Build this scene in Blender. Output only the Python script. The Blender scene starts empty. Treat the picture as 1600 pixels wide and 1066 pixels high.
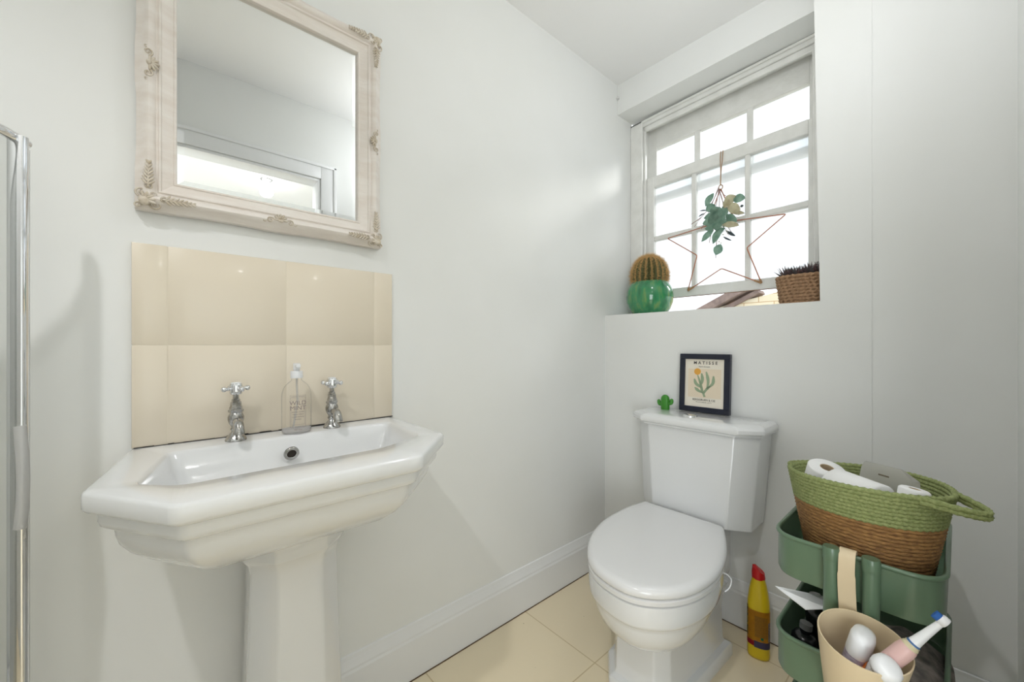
import bpy, bmesh, math, random
from mathutils import Vector, Matrix, Euler
random.seed(7)
S = bpy.context.scene
C = S.collection
PI = math.pi
# ------------------------------------------------------------------ camera, sky, lights, exposure
F_PX = 615.0
yaw = math.atan(698 / F_PX)
cd = bpy.data.cameras.new('camera'); cam = bpy.data.objects.new('camera', cd); C.objects.link(cam)
cd.sensor_width = 36; cd.lens = 36 * F_PX / 1600; cd.shift_y = 7 / 1600; cd.clip_start = 0.02
cam.location = (0, 0, 1.06)
cam.rotation_euler = (PI / 2, 0, yaw - PI / 2)
S.camera = cam
S.view_settings.view_transform = 'Standard'; S.view_settings.look = 'None'
S.view_settings.gamma = 1; S.view_settings.use_curve_mapping = False
S.view_settings.exposure = 0.05
w = bpy.data.worlds.new('sky'); S.world = w; w.use_nodes = True
bg = w.node_tree.nodes['Background']
bg.inputs[0].default_value = (0.90, 0.95, 1.0, 1); bg.inputs[1].default_value = 1.7
LAMP_W = 1.0

def area_light(name, loc, rot, sx, sy, power, col=(1, 1, 1), spread=PI):
    l = bpy.data.lights.new(name, 'AREA'); l.shape = 'RECTANGLE'; l.size = sx; l.size_y = sy
    l.energy = power; l.color = col; l.spread = spread
    o = bpy.data.objects.new(name, l); C.objects.link(o); o.location = loc; o.rotation_euler = rot
    return o

def lamp(name, loc, power, radius=0.04, col=(1.0, 0.99, 0.98)):
    l = bpy.data.lights.new(name, 'POINT'); l.energy = power; l.shadow_soft_size = radius; l.color = col
    o = bpy.data.objects.new(name, l); C.objects.link(o); o.location = loc
    return o
sun = bpy.data.lights.new('sun', 'SUN'); sun.energy = 1.2; sun.angle = 0.25; sun.color = (1, .97, .92)
so = bpy.data.objects.new('sun', sun); C.objects.link(so)
so.rotation_euler = Vector((-0.75, 0.50, -0.42)).to_track_quat('-Z', 'Y').to_euler()
SPOTS = [(-0.52, 0.15, 34)]                 # downlight of the small room (x, y, watts)
FILL_LAMP = (1.0, .28, 2.10)
lamp('room_fill_lamp', FILL_LAMP, 5.0, .07, (.97, .985, 1))  # unseen fill lamp added to brighten the toilet side and ceiling
HALL = [(0.61, -1.39, 1.6), (-0.75, -1.39, 1.6)]
for x, y, p in SPOTS:
    o = lamp('downlight_lamp', (x, y, 2.34), p * LAMP_W, 0.03)
    sp_ = bpy.data.lights.new('downlight_beam', 'SPOT'); sp_.energy = p; sp_.shadow_soft_size = .03; sp_.spot_size = math.radians(132); sp_.spot_blend = .75
    o.data = sp_
for x, y, p in HALL: lamp('downlight_lamp', (x, y, 2.30), p * LAMP_W, 0.05)

area_light('hall_fill_light', (.2, -2.36, 1.0), (PI / 2, 0, 0), 2.4, 1.7, 2.5, (.90, .95, 1.0))  # soft fill added in the unseen hall to brighten the room
area_light('hall_side_fill_light', (-1.27, -1.15, .88), (0, -PI / 2, 0), 1.35, 1.5, 36, (.90, .95, 1.0))  # second added fill, sent through the doorway towards toilet and window wall

# ------------------------------------------------------------------ helpers
def lin(c):
    return tuple((v / 255 / 12.92 if v / 255 <= .04045 else ((v / 255 + .055) / 1.055) ** 2.4) for v in c)

def mat(name, rgb, rough=.5, metal=0, bump=0, bscale=40, coat=0, var=None, vscale=6, stretch=None, spec=.5, detail=4):
    m = bpy.data.materials.new(name); m.use_nodes = True
    nt = m.node_tree; b = nt.nodes['Principled BSDF']
    b.inputs['Base Color'].default_value = (*lin(rgb), 1)
    b.inputs['Roughness'].default_value = rough; b.inputs['Metallic'].default_value = metal
    b.inputs['Coat Weight'].default_value = coat; b.inputs['Coat Roughness'].default_value = .05
    b.inputs['Specular IOR Level'].default_value = spec
    tc = nt.nodes.new('ShaderNodeTexCoord'); mp = nt.nodes.new('ShaderNodeMapping')
    nt.links.new(tc.outputs['Object'], mp.inputs[0])
    if stretch: mp.inputs['Scale'].default_value = stretch
    if var:
        n = nt.nodes.new('ShaderNodeTexNoise'); n.inputs['Scale'].default_value = vscale; n.inputs['Detail'].default_value = detail
        r = nt.nodes.new('ShaderNodeValToRGB'); r.color_ramp.elements[0].position = .35; r.color_ramp.elements[1].position = .68
        r.color_ramp.elements[0].color = (*lin(rgb), 1); r.color_ramp.elements[1].color = (*lin(var), 1)
        nt.links.new(mp.outputs[0], n.inputs['Vector']); nt.links.new(n.outputs[0], r.inputs[0])
        nt.links.new(r.outputs[0], b.inputs['Base Color'])
    if bump:
        n = nt.nodes.new('ShaderNodeTexNoise'); n.inputs['Scale'].default_value = bscale; n.inputs['Detail'].default_value = 3
        bp = nt.nodes.new('ShaderNodeBump'); bp.inputs['Strength'].default_value = bump; bp.inputs['Distance'].default_value = .002
        nt.links.new(mp.outputs[0], n.inputs['Vector']); nt.links.new(n.outputs[0], bp.inputs['Height'])
        nt.links.new(bp.outputs[0], b.inputs['Normal'])
    return m

def clear_mat(name, tint, rough=0.0, milk=0.0, milkcol=(1, 1, 1), ior=1.45, gloss=1.0, bump=0):
    m = bpy.data.materials.new(name); m.use_nodes = True; nt = m.node_tree; nt.nodes.clear(); N = nt.nodes.new
    out = N('ShaderNodeOutputMaterial'); tr = N('ShaderNodeBsdfTransparent'); tr.inputs[0].default_value = (*tint, 1)
    gl = N('ShaderNodeBsdfGlossy'); gl.inputs['Roughness'].default_value = max(rough, .02)
    fr = N('ShaderNodeLayerWeight'); fr.inputs[0].default_value = .12
    mx = N('ShaderNodeMixShader')
    base = tr.outputs[0]
    if milk > 0:
        tl = N('ShaderNodeBsdfTranslucent'); tl.inputs[0].default_value = (*milkcol, 1)
        df = N('ShaderNodeBsdfDiffuse'); df.inputs[0].default_value = (*milkcol, 1)
        m1 = N('ShaderNodeMixShader'); m1.inputs[0].default_value = .25
        nt.links.new(tl.outputs[0], m1.inputs[1]); nt.links.new(df.outputs[0], m1.inputs[2])
        m2 = N('ShaderNodeMixShader'); m2.inputs[0].default_value = milk
        nt.links.new(tr.outputs[0], m2.inputs[1]); nt.links.new(m1.outputs[0], m2.inputs[2])
        base = m2.outputs[0]
    ml = N('ShaderNodeMath'); ml.operation = 'MULTIPLY'; ml.inputs[1].default_value = gloss * .8
    nt.links.new(fr.outputs[0], ml.inputs[0]); nt.links.new(ml.outputs[0], mx.inputs[0])
    nt.links.new(base, mx.inputs[1]); nt.links.new(gl.outputs[0], mx.inputs[2]); nt.links.new(mx.outputs[0], out.inputs[0])
    if bump:
        tc = N('ShaderNodeTexCoord'); n = N('ShaderNodeTexNoise'); n.inputs['Scale'].default_value = 45
        bp = N('ShaderNodeBump'); bp.inputs['Strength'].default_value = bump; bp.inputs['Distance'].default_value = .003
        nt.links.new(tc.outputs['Object'], n.inputs['Vector']); nt.links.new(n.outputs[0], bp.inputs['Height'])
        nt.links.new(bp.outputs[0], gl.inputs['Normal'])
    return m

def BM(): return bmesh.new()

def mesh_obj(name, bm, m, parent=None, smooth=None, offset=None):
    if offset is not None: bmesh.ops.translate(bm, verts=bm.verts, vec=-Vector(offset))
    bmesh.ops.recalc_face_normals(bm, faces=bm.faces)
    me = bpy.data.meshes.new(name); bm.to_mesh(me); bm.free()
    mats = m if isinstance(m, (list, tuple)) else [m]
    for q in mats: me.materials.append(q)
    if smooth is not None:
        me.polygons.foreach_set('use_smooth', [True] * len(me.polygons))
        if smooth < 180:
            me.set_sharp_from_angle(angle=math.radians(smooth))
    o = bpy.data.objects.new(name, me); C.objects.link(o)
    if parent: o.parent = parent
    return o

def tag(o, label=None, cat=None, group=None, kind=None):
    if label: o['label'] = label
    if cat: o['category'] = cat
    if group: o['group'] = group
    if kind: o['kind'] = kind
    return o

def thing(name, label, cat, loc=(0, 0, 0), rz=0, group=None, rot=None):
    o = bpy.data.objects.new(name, None); C.objects.link(o); o.empty_display_size = .05
    o.location = loc; o.rotation_euler = rot if rot else (0, 0, rz)
    return tag(o, label, cat, group)

def wpart(name, bm, m, root, smooth=None):       # mesh given in world coordinates, root without rotation
    return mesh_obj(name, bm, m, root, smooth, offset=root.location)

def box(bm, x0, x1, y0, y1, z0, z1, bev=0, seg=2, mi=0):
    vs = [bm.verts.new((x, y, z)) for z in (z0, z1) for y in (y0, y1) for x in (x0, x1)]
    fs = [bm.faces.new([vs[i] for i in f]) for f in ((0, 2, 3, 1), (4, 5, 7, 6), (0, 1, 5, 4), (2, 6, 7, 3), (0, 4, 6, 2), (1, 3, 7, 5))]
    for f in fs: f.material_index = mi
    if bev:
        es = list({e for f in fs for e in f.edges})
        bmesh.ops.bevel(bm, geom=es, offset=bev, segments=seg, profile=.5, affect='EDGES', clamp_overlap=True)
    return vs

def loft(bm, rings, cap0=True, cap1=True, closed=True, mi=0):
    R = [[bm.verts.new(p) for p in r] for r in rings]
    n = len(R[0])
    for a, b in zip(R, R[1:]):
        for i in range(n if closed else n - 1):
            j = (i + 1) % n
            f = bm.faces.new((a[i], a[j], b[j], b[i])); f.material_index = mi
    if cap0: bm.faces.new(R[0][::-1]).material_index = mi
    if cap1: bm.faces.new(R[-1]).material_index = mi
    return R

def lathe(bm, prof, c=(0, 0, 0), seg=32, cap0=True, cap1=True, ax='z', sx=1, sy=1, mi=0, M=None):
    rings = []
    for r, h in prof:
        ring = []
        for i in range(seg):
            a = 2 * PI * i / seg
            p = Vector((r * math.cos(a) * sx, r * math.sin(a) * sy, h))
            if ax == 'y': p = Vector((p.x, p.z, p.y))
            if ax == 'x': p = Vector((p.z, p.x, p.y))
            if M is not None: p = M @ p
            ring.append(p + Vector(c))
        rings.append(ring)
    return loft(bm, rings, cap0, cap1, mi=mi)

def tube(bm, pts, r, seg=8, closed=False, caps=True, rf=None, mi=0, flat=1.0):
    pts = [Vector(p) for p in pts]; n = len(pts)
    T = []
    for i in range(n):
        if closed: t = pts[(i + 1) % n] - pts[i - 1]
        else: t = pts[min(i + 1, n - 1)] - pts[max(i - 1, 0)]
        T.append(t.normalized())
    up = Vector((0, 0, 1))
    if abs(T[0].dot(up)) > .9: up = Vector((0, 1, 0))
    nrm = (up - T[0] * up.dot(T[0])).normalized()
    rings = []; s = 0
    for i in range(n):
        nrm = (nrm - T[i] * nrm.dot(T[i]))
        nrm = nrm.normalized() if nrm.length > 1e-6 else T[i].orthogonal().normalized()
        b = T[i].cross(nrm)
        if i: s += (pts[i] - pts[i - 1]).length
        ring = []
        for k in range(seg):
            a = 2 * PI * k / seg
            rr = (r[i] if isinstance(r, (list, tuple)) else r)
            if rf: rr *= rf(s, a)
            ring.append(pts[i] + nrm * math.cos(a) * rr + b * math.sin(a) * rr * flat)
        rings.append(ring)
    if closed:
        R = [[bm.verts.new(p) for p in q] for q in rings]
        for i in range(n):
            a, b_ = R[i], R[(i + 1) % n]
            for k in range(seg):
                j = (k + 1) % seg
                bm.faces.new((a[k], a[j], b_[j], b_[k])).material_index = mi
    else:
        loft(bm, rings, caps, caps, mi=mi)

def catmull(P, n=8, closed=False):
    P = [Vector(p) for p in P]; out = []; m = len(P)
    rng = range(m) if closed else range(m - 1)
    for i in rng:
        if closed: a, b, c, d = P[i - 1], P[i], P[(i + 1) % m], P[(i + 2) % m]
        else: a, b, c, d = P[max(i - 1, 0)], P[i], P[i + 1], P[min(i + 2, m - 1)]
        for k in range(n):
            t = k / n
            out.append(.5 * ((2 * b) + (c - a) * t + (2 * a - 5 * b + 4 * c - d) * t * t + (3 * b - a - 3 * c + d) * t ** 3))
    if not closed: out.append(P[-1])
    return out

def offset_poly(P, d):
    """inset a CCW 2-D polygon by d (list of per-edge distances or one number)"""
    n = len(P); out = []
    D = d if isinstance(d, (list, tuple)) else [d] * n
    def line(i):
        a, b = Vector(P[i]), Vector(P[(i + 1) % n]); t = (b - a).normalized(); nn = Vector((-t.y, t.x))
        return a + nn * D[i], t
    for i in range(n):
        p, t = line(i - 1); q, u = line(i)
        den = t.x * u.y - t.y * u.x
        if abs(den) < 1e-9: out.append(q); continue
        k = ((q - p).x * u.y - (q - p).y * u.x) / den
        out.append(p + t * k)
    return out

def round_poly(P, r, seg=4):
    out = []; n = len(P); R = r if isinstance(r, (list, tuple)) else [r] * n
    for i in range(n):
        p = Vector(P[i]); a = (Vector(P[i - 1]) - p); b = (Vector(P[(i + 1) % n]) - p)
        rr = min(R[i], a.length * .45, b.length * .45)
        if rr <= 1e-5:
            for k in range(seg + 1): out.append(p.copy())
            continue
        A, B = p + a.normalized() * rr, p + b.normalized() * rr
        for k in range(seg + 1):
            t = k / seg; out.append(A * (1 - t) ** 2 + p * 2 * t * (1 - t) + B * t * t)
    return out

def at(P, z): return [(p[0], p[1], z) for p in P]

def text_mesh(name, s, size, m, parent, M, extrude=.0002, align='CENTER', bold=0.0, sx=1.0):
    cu = bpy.data.curves.new(name, 'FONT'); cu.body = s; cu.size = size; cu.align_x = align; cu.align_y = 'CENTER'
    cu.extrude = extrude; cu.offset = bold; cu.resolution_u = 3
    t = bpy.data.objects.new(name, cu); C.objects.link(t)
    bpy.context.view_layer.update()
    me = bpy.data.meshes.new_from_object(t.evaluated_get(bpy.context.evaluated_depsgraph_get()))
    bpy.data.objects.remove(t); bpy.data.curves.remove(cu)
    me.transform(Matrix.Diagonal((sx, 1, 1, 1))); me.transform(M); me.materials.clear(); me.materials.append(m)
    o = bpy.data.objects.new(name, me); C.objects.link(o); o.parent = parent
    return o

# ------------------------------------------------------------------ materials
M_wall = mat('wall_paint', (238, 239, 237), .55, bump=.35, bscale=9, var=(234, 235, 232), vscale=2.2, spec=.35)
M_ceil = mat('ceiling_paint', (248, 248, 247), .7, bump=.25, bscale=12)
M_gloss = mat('gloss_paint', (236, 237, 237), .28, bump=.3, bscale=25)
M_sash = mat('old_sash_paint', (236, 236, 232), .4, bump=.5, bscale=60, var=(226, 226, 221), vscale=14)
M_porc = mat('porcelain', (230, 231, 231), .08, coat=.6)
M_seat = mat('white_seat_plastic', (233, 233, 233), .16, coat=.2)
M_chrome = mat('chrome', (225, 226, 228), .07, 1)
M_chrome_old = mat('tarnished_chrome', (196, 197, 198), .16, 1, bump=.4, bscale=120, var=(150, 146, 138), vscale=60)
M_tile = mat('cream_wall_tile', (231, 220, 200), .22, bump=.05, bscale=6, coat=.3)
M_frame = mat('distressed_cream_paint', (240, 234, 227), .5, bump=.6, bscale=70, var=(231, 222, 213), vscale=22, stretch=(.35, 1, 2.2))
M_orn = mat('cream_plaster_ornament', (222, 213, 199), .5, bump=.5, bscale=150, var=(196, 182, 160), vscale=80)
M_black = mat('black_mould', (38, 34, 30), .7)
M_white = mat('white_plastic', (238, 239, 240), .3)
M_paper = mat('tissue_paper', (243, 243, 242), .9, bump=.3, bscale=200)
M_green_m = mat('sage_green_metal', (92, 117, 92), .33, 0, coat=.25, bump=.1, bscale=60)
M_green_r = mat('green_rope', (128, 140, 84), .8, bump=.8, bscale=300, var=(158, 166, 112), vscale=220)
M_brown_r = mat('seagrass', (122, 86, 48), .75, bump=.9, bscale=240, var=(168, 126, 74), vscale=90, stretch=(1, 1, 3))
M_jute = mat('jute_rope', (176, 141, 108), .85, bump=.8, bscale=300, var=(140, 108, 80), vscale=160)
M_twine = mat('twine', (170, 134, 96), .9)
M_copper = mat('copper_wire', (184, 124, 98), .38, .6)
M_floor = None
M_beige = mat('beige_plastic', (217, 198, 164), .42)
M_yel = mat('yellow_plastic', (214, 186, 22), .3)
M_red = mat('red_plastic', (196, 20, 24), .35)
M_navy = mat('navy_frame', (22, 28, 46), .35)
M_poster = mat('poster_paper', (236, 229, 214), .6)
M_poster2 = mat('poster_beige', (231, 216, 192), .6)
M_ink = mat('ink', (48, 44, 44), .7)
M_sage = mat('sage_print', (150, 168, 138), .7)
M_orange = mat('orange_print', (228, 168, 74), .7)
M_greenplastic = mat('green_rubber', (62, 138, 42), .45)
M_darkplastic = mat('dark_plastic', (20, 22, 24), .25)
M_leaf = mat('eucalyptus_leaf', (120, 150, 130), .6, var=(86, 122, 104), vscale=40)
M_leaf2 = mat('pale_leaf', (200, 196, 168), .7)
M_stem = mat('reddish_stem', (150, 118, 110), .7)
M_succ = mat('succulent_leaf', (96, 100, 100), .6, var=(122, 92, 92), vscale=60)
M_cactus = mat('cactus_skin', (74, 78, 42), .7, bump=.6, bscale=120)
M_spine = mat('cactus_spines', (214, 176, 116), .6)
M_mirror = mat('mirror_glass', (240, 242, 242), .0, 1)
M_glass = clear_mat('window_glass', (.97, .98, .98))
M_obscure = clear_mat('obscured_glass', (.96, .98, .99), milk=.4, milkcol=(.97, .98, 1), bump=.6)
M_shower = clear_mat('shower_glass', (.86, .87, .86), gloss=.8)
M_bottle = clear_mat('clear_bottle', (.985, .983, .98), gloss=.55)
M_acryl = clear_mat('frosted_acrylic', (.9, .9, .9), milk=.7, milkcol=(.9, .9, .89))

# glazed pot: green with lighter brown-green streaks and turquoise
def pot_mat():
    m = mat('green_glaze', (40, 140, 90), .12, coat=.5); nt = m.node_tree; N = nt.nodes.new
    b = nt.nodes['Principled BSDF']; tc = N('ShaderNodeTexCoord'); mp = N('ShaderNodeMapping'); mp.inputs['Scale'].default_value = (1, 1, .28)
    n = N('ShaderNodeTexNoise'); n.inputs['Scale'].default_value = 38; n.inputs['Detail'].default_value = 6
    r = N('ShaderNodeValToRGB'); e = r.color_ramp.elements
    e[0].position = .3; e[0].color = (*lin((30, 108, 66)), 1); e[1].position = .72; e[1].color = (*lin((124, 158, 88)), 1)
    q = e.new(.52); q.color = (*lin((52, 138, 88)), 1)
    nt.links.new(tc.outputs['Object'], mp.inputs[0]); nt.links.new(mp.outputs[0], n.inputs['Vector'])
    nt.links.new(n.outputs[0], r.inputs[0]); nt.links.new(r.outputs[0], b.inputs['Base Color'])
    return m
M_pot = pot_mat()
def leaf_mat(name, c1, c2):
    m = mat(name, c1, .6, var=c2, vscale=45); nt = m.node_tree; out = nt.nodes['Material Output']; b = nt.nodes['Principled BSDF']
    tl = nt.nodes.new('ShaderNodeBsdfTranslucent'); mx = nt.nodes.new('ShaderNodeMixShader'); mx.inputs[0].default_value = .45
    src = b.inputs['Base Color'].links[0].from_socket; nt.links.new(src, tl.inputs[0])
    nt.links.new(b.outputs[0], mx.inputs[1]); nt.links.new(tl.outputs[0], mx.inputs[2]); nt.links.new(mx.outputs[0], out.inputs[0]); return m
M_leaf = leaf_mat('eucalyptus_leaf_thin', (172, 198, 182), (132, 166, 148)); M_leaf2 = leaf_mat('pale_leaf_thin', (226, 222, 198), (206, 198, 170))

def floor_mat():
    m = mat('cream_floor_tile', (228, 210, 170), .32, coat=.15); nt = m.node_tree; N = nt.nodes.new
    b = nt.nodes['Principled BSDF']; tc = N('ShaderNodeTexCoord'); mp = N('ShaderNodeMapping')
    T = 0.443
    mp.inputs['Location'].default_value = (-(1.076 % T), -(0.803 % T), 0)
    br = N('ShaderNodeTexBrick'); br.offset = 0; br.inputs['Scale'].default_value = 1
    br.inputs['Brick Width'].default_value = T; br.inputs['Row Height'].default_value = T
    br.inputs['Mortar Size'].default_value = .0022; br.inputs['Mortar Smooth'].default_value = .3
    br.inputs['Color1'].default_value = (*lin((243, 228, 196)), 1); br.inputs['Color2'].default_value = (*lin((239, 224, 192)), 1)
    br.inputs['Mortar'].default_value = (*lin((212, 192, 150)), 1)
    nt.links.new(tc.outputs['Object'], mp.inputs[0]); nt.links.new(mp.outputs[0], br.inputs['Vector'])
    # specks of wear
    n = N('ShaderNodeTexNoise'); n.inputs['Scale'].default_value = 55; n.inputs['Detail'].default_value = 2
    r = N('ShaderNodeValToRGB'); r.color_ramp.elements[0].position = .76; r.color_ramp.elements[1].position = .79
    mx = N('ShaderNodeMixRGB'); mx.inputs[2].default_value = (*lin((140, 115, 85)), 1)
    nt.links.new(tc.outputs['Object'], n.inputs['Vector']); nt.links.new(n.outputs[0], r.inputs[0])
    nt.links.new(r.outputs[0], mx.inputs[0]); nt.links.new(br.outputs['Color'], mx.inputs[1]); nt.links.new(mx.outputs[0], b.inputs['Base Color'])
    return m
M_floor = floor_mat()

def stone_mat():
    m = mat('pale_stone_blocks', (226, 214, 186), .9); nt = m.node_tree; N = nt.nodes.new
    b = nt.nodes['Principled BSDF']; tc = N('ShaderNodeTexCoord'); mp = N('ShaderNodeMapping')
    mp.inputs['Rotation'].default_value = (PI / 2, 0, PI / 2)
    br = N('ShaderNodeTexBrick'); br.inputs['Scale'].default_value = 1
    br.inputs['Brick Width'].default_value = .42; br.inputs['Row Height'].default_value = .12
    br.inputs['Mortar Size'].default_value = .006
    br.inputs['Color1'].default_value = (*lin((232, 222, 196)), 1); br.inputs['Color2'].default_value = (*lin((222, 206, 172)), 1)
    br.inputs['Mortar'].default_value = (*lin((190, 160, 120)), 1)
    sp = N('ShaderNodeSeparateXYZ'); cb = N('ShaderNodeCombineXYZ')
    nt.links.new(tc.outputs['Object'], sp.inputs[0]); nt.links.new(sp.outputs['Y'], cb.inputs['X']); nt.links.new(sp.outputs['Z'], cb.inputs['Y'])
    nt.links.new(cb.outputs[0], br.inputs['Vector']); nt.links.new(br.outputs['Color'], b.inputs['Base Color'])
    return m
M_stone = stone_mat()
M_roof = mat('weathered_verge', (150, 132, 122), .9, var=(120, 104, 98), vscale=8)

# ------------------------------------------------------------------ room shell
YA, XB, YC, XL, ZC = 1.158, 1.634, -0.10, -1.05, 2.395
SILL = 1.208
def struct(name, bm, m, smooth=None, label=None):
    return tag(mesh_obj(name, bm, m, None, smooth), label, kind='structure')

b = BM(); box(b, -1.4, 1.95, -2.5, 1.3, -.1, 0); struct('floor', b, M_floor)
b = BM(); box(b, -1.4, 1.95, -2.5, 1.3, ZC, 2.5); struct('ceiling', b, M_ceil)
b = BM(); box(b, -1.4, 1.875, YA, 1.32, 0, ZC); struct('wall_left', b, M_wall)
b = BM(); box(b, XL - .15, XL, -.2, YA, 0, ZC); struct('wall_front', b, M_wall)
# window wall: thick lower part with the sill on top, right pier, lintel
b = BM()
vs = box(b, XB, 1.95, .177, YA, 0, SILL)
box(b, XB + .0015, 1.95, YC - .05, .177, 0, ZC)
vs = box(b, XB, 1.95, .177, .305, SILL, ZC)
for v in vs:
    if v.co.z > 2 and v.co.y > .3: v.co.y = .324
bmesh.ops.remove_doubles(b, verts=b.verts, dist=1e-5)
for v in box(b, 1.742, 1.95, .30, YA, 2.243, ZC):
    if v.co.z < 2.3 and v.co.y < .5: v.co.z = 2.258
box(b, 1.875, 1.95, .30, .352, SILL, 2.243)
struct('wall_back', b, M_wall)
# wall opposite the mirror with the doorway, and the hall behind
b = BM()
box(b, XL, -.32, YC - .1, YC, 0, ZC); box(b, .66, XB + .1, YC - .1, YC, 0, ZC); box(b, -.32, .66, YC - .1, YC, 2.0, ZC)
struct('wall_right', b, M_wall)
b = BM()
box(b, -1.4, 1.95, -2.5, -2.4, 0, ZC); box(b, -1.4, -1.3, -2.4, YC - .1, 0, ZC); box(b, 1.75, 1.95, -2.4, YC - .1, 0, ZC)
struct('wall_hall', b, M_wall)
# frames added around the unseen hall fill lights; the wall behind has no opening
def fill_frame(name, axis, c, u0, u1, z0, z1, lab):
    bm = BM()
    for (a0, a1, b0, b1) in ((u0 - .05, u1 + .05, z0 - .05, z0), (u0 - .05, u1 + .05, z1, z1 + .05), (u0 - .05, u0, z0, z1), (u1, u1 + .05, z0, z1)):
        if axis == 'y': box(bm, a0, a1, c, c + .05, b0, b1, .004)
        else: box(bm, c, c + .05, a0, a1, b0, b1, .004)
    struct(name, bm, M_gloss, 30, lab)
fill_frame('hall_fill_frame_1', 'y', -2.4, -1.0, 1.4, .15, 1.85, 'added frame around the fill light in the unseen hall behind the camera')
fill_frame('hall_fill_frame_2', 'x', -1.3, -1.9, -.4, .205, 1.555, 'added frame around the side fill light in the unseen hall')
# door casing (architrave) around the doorway
b = BM()
def arch_prof(x0, x1, z0, z1): 
    box(b, x0, x1, YC, YC + .014, z0, z1, .003)
for (x0, x1, z0, z1) in ((.66, .74, 0, 2.08), (-.40, -.32, 0, 2.08), (-.32, .66, 2.0, 2.08)):
    arch_prof(x0, x1, z0, z1)
box(b, .725, .742, YC, YC + .022, 0, 2.08, .004); box(b, -.402, -.385, YC, YC + .022, 0, 2.08, .004); box(b, -.385, .742, YC, YC + .022, 2.065, 2.082, .004)
box(b, .645, .66, YC - .1, YC + .004, 0, 2.0, .002); box(b, -.32, -.305, YC - .1, YC + .004, 0, 2.0, .002); box(b, -.305, .645, YC - .1, YC + .004, 1.985, 2.0, .002)
struct('door_1', b, M_gloss, 30, 'white painted architrave around the doorway, seen in the mirror')

# skirting with a moulded top: profile (depth, z)
def skirt(name, p0, p1, inward, ends=(0, 0)):
    prof = [(0, 0), (.016, 0), (.016, .125), (.013, .132), (.013, .138), (.009, .150), (.006, .160), (.004, .170), (0, .172)]
    p0, p1, n = Vector(p0), Vector(p1), Vector(inward); t = (p1 - p0).normalized()
    bm = BM()
    r0 = [p0 + n * d + t * d * ends[0] + Vector((0, 0, z)) for d, z in prof]
    r1 = [p1 + n * d - t * d * ends[1] + Vector((0, 0, z)) for d, z in prof]
    loft(bm, [r0, r1]); return struct(name, bm, M_gloss)
skirt('baseboard_left', (XL, YA, 0), (XB, YA, 0), (0, -1, 0), (0, 1))
skirt('baseboard_back', (XB, YA, 0), (XB, YC, 0), (-1, 0, 0), (1, 0))
# dark crack line where skirting meets the floor tiles
b = BM(); box(b, XL, XB - .016, YA - .0185, YA - .0155, 0, .0025); box(b, XB - .0185, XB - .0155, YC, YA - .016, 0, .0025)
struct('trim_1', b, mat('dark_gap', (96, 74, 52), .9))

# ------------------------------------------------------------------ sash window
W = tag(bpy.data.objects.new('window_1', None), 'white painted sash window with obscured lower panes, lower sash slid up', kind='structure')
C.objects.link(W); W.location = (1.9, .73, SILL)
def bars(bm, x0, x1, rects, bev=.003):
    for (y0, y1, z0, z1) in rects: box(bm, x0, x1, y0, y1, z0, z1, bev, 1)
b = BM()
bars(b, 1.872, 2.01, [(1.098, YA, SILL, 2.243), (.352, .368, SILL, 2.243), (.352, YA, 2.215, 2.243)])
bars(b, 1.880, 1.898, [(1.082, 1.098, SILL, 2.215), (.362, .376, SILL, 2.215), (.37, 1.09, 2.190, 2.215)])
bars(b, 1.862, 1.874, [(1.09, YA, SILL, 2.243), (.352, 1.158, 2.232, 2.243)])
wpart('window_frame', b, M_sash, W, 30)
b = BM(); box(b, 1.95, 2.06, .30, YA + .1, SILL - .05, SILL - .004); wpart('window_sill', b, M_sash, W)
# lower sash
LX0, LX1 = 1.900, 1.938
b = BM()
bars(b, LX0, LX1, [(1.045, 1.092, 1.30, 1.945), (.362, .392, 1.30, 1.945), (.39, 1.046, 1.888, 1.945), (.39, 1.046, 1.300, 1.345)])
bars(b, LX0 + .004, LX1 - .004, [(.831, .853, 1.34, 1.89), (.599, .620, 1.34, 1.89), (.39, .600, 1.606, 1.630), (.619, .832, 1.606, 1.630), (.852, 1.046, 1.606, 1.630)])
ls = wpart('lower_sash', b, M_sash, W, 30)
b = BM(); box(b, 1.921, 1.924, .385, 1.05, 1.34, 1.895)
o = mesh_obj('glass', b, M_obscure, ls, offset=W.location); o['label'] = 'obscured rippled panes'
# upper sash
UX0, UX1 = 1.948, 1.984
b = BM()
bars(b, UX0, UX1, [(1.055, 1.104, 1.828, 2.222), (.358, .398, 1.828, 2.222), (.395, 1.057, 2.112, 2.222), (.395, 1.057, 1.828, 1.862)])
bars(b, UX0 + .004, UX1 - .004, [(.832, .860, 1.86, 2.115), (.601, .628, 1.86, 2.115)])
us = wpart('upper_sash', b, M_sash, W, 30)
b = BM(); box(b, 1.966, 1.969, .39, 1.06, 1.86, 2.12)
mesh_obj('glass', b, M_glass, us, offset=W.location)
b = BM(); tube(b, [(1.897, 1.045, 1.297), (1.897, .40, 1.297)], .0018, 6)
wpart('draught_strip', b, mat('brown_strip', (120, 92, 66), .8), W, 60)

# window sheared to follow a lens tilt: the right side stands a little higher towards the top
for o in (ch for ch in bpy.data.objects if ch.parent and (ch.parent == W or ch.parent.parent == W)):
    for v in o.data.vertices:
        z = v.co.z + W.location.z; y = v.co.y + W.location.y
        if z > 1.3: v.co.z += (z - 1.3) / .8 * .011 * (.73 - y) / .35
# old cement lump in the ceiling corner
b = BM(); bmesh.ops.create_icosphere(b, subdivisions=3, radius=.008, matrix=Matrix.Translation((1.740, 1.156, 2.325)))
for v in b.verts: v.co += Vector([random.uniform(-.003, .003) for _ in range(3)])
struct('trim_2', b, M_wall, 180)

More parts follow.
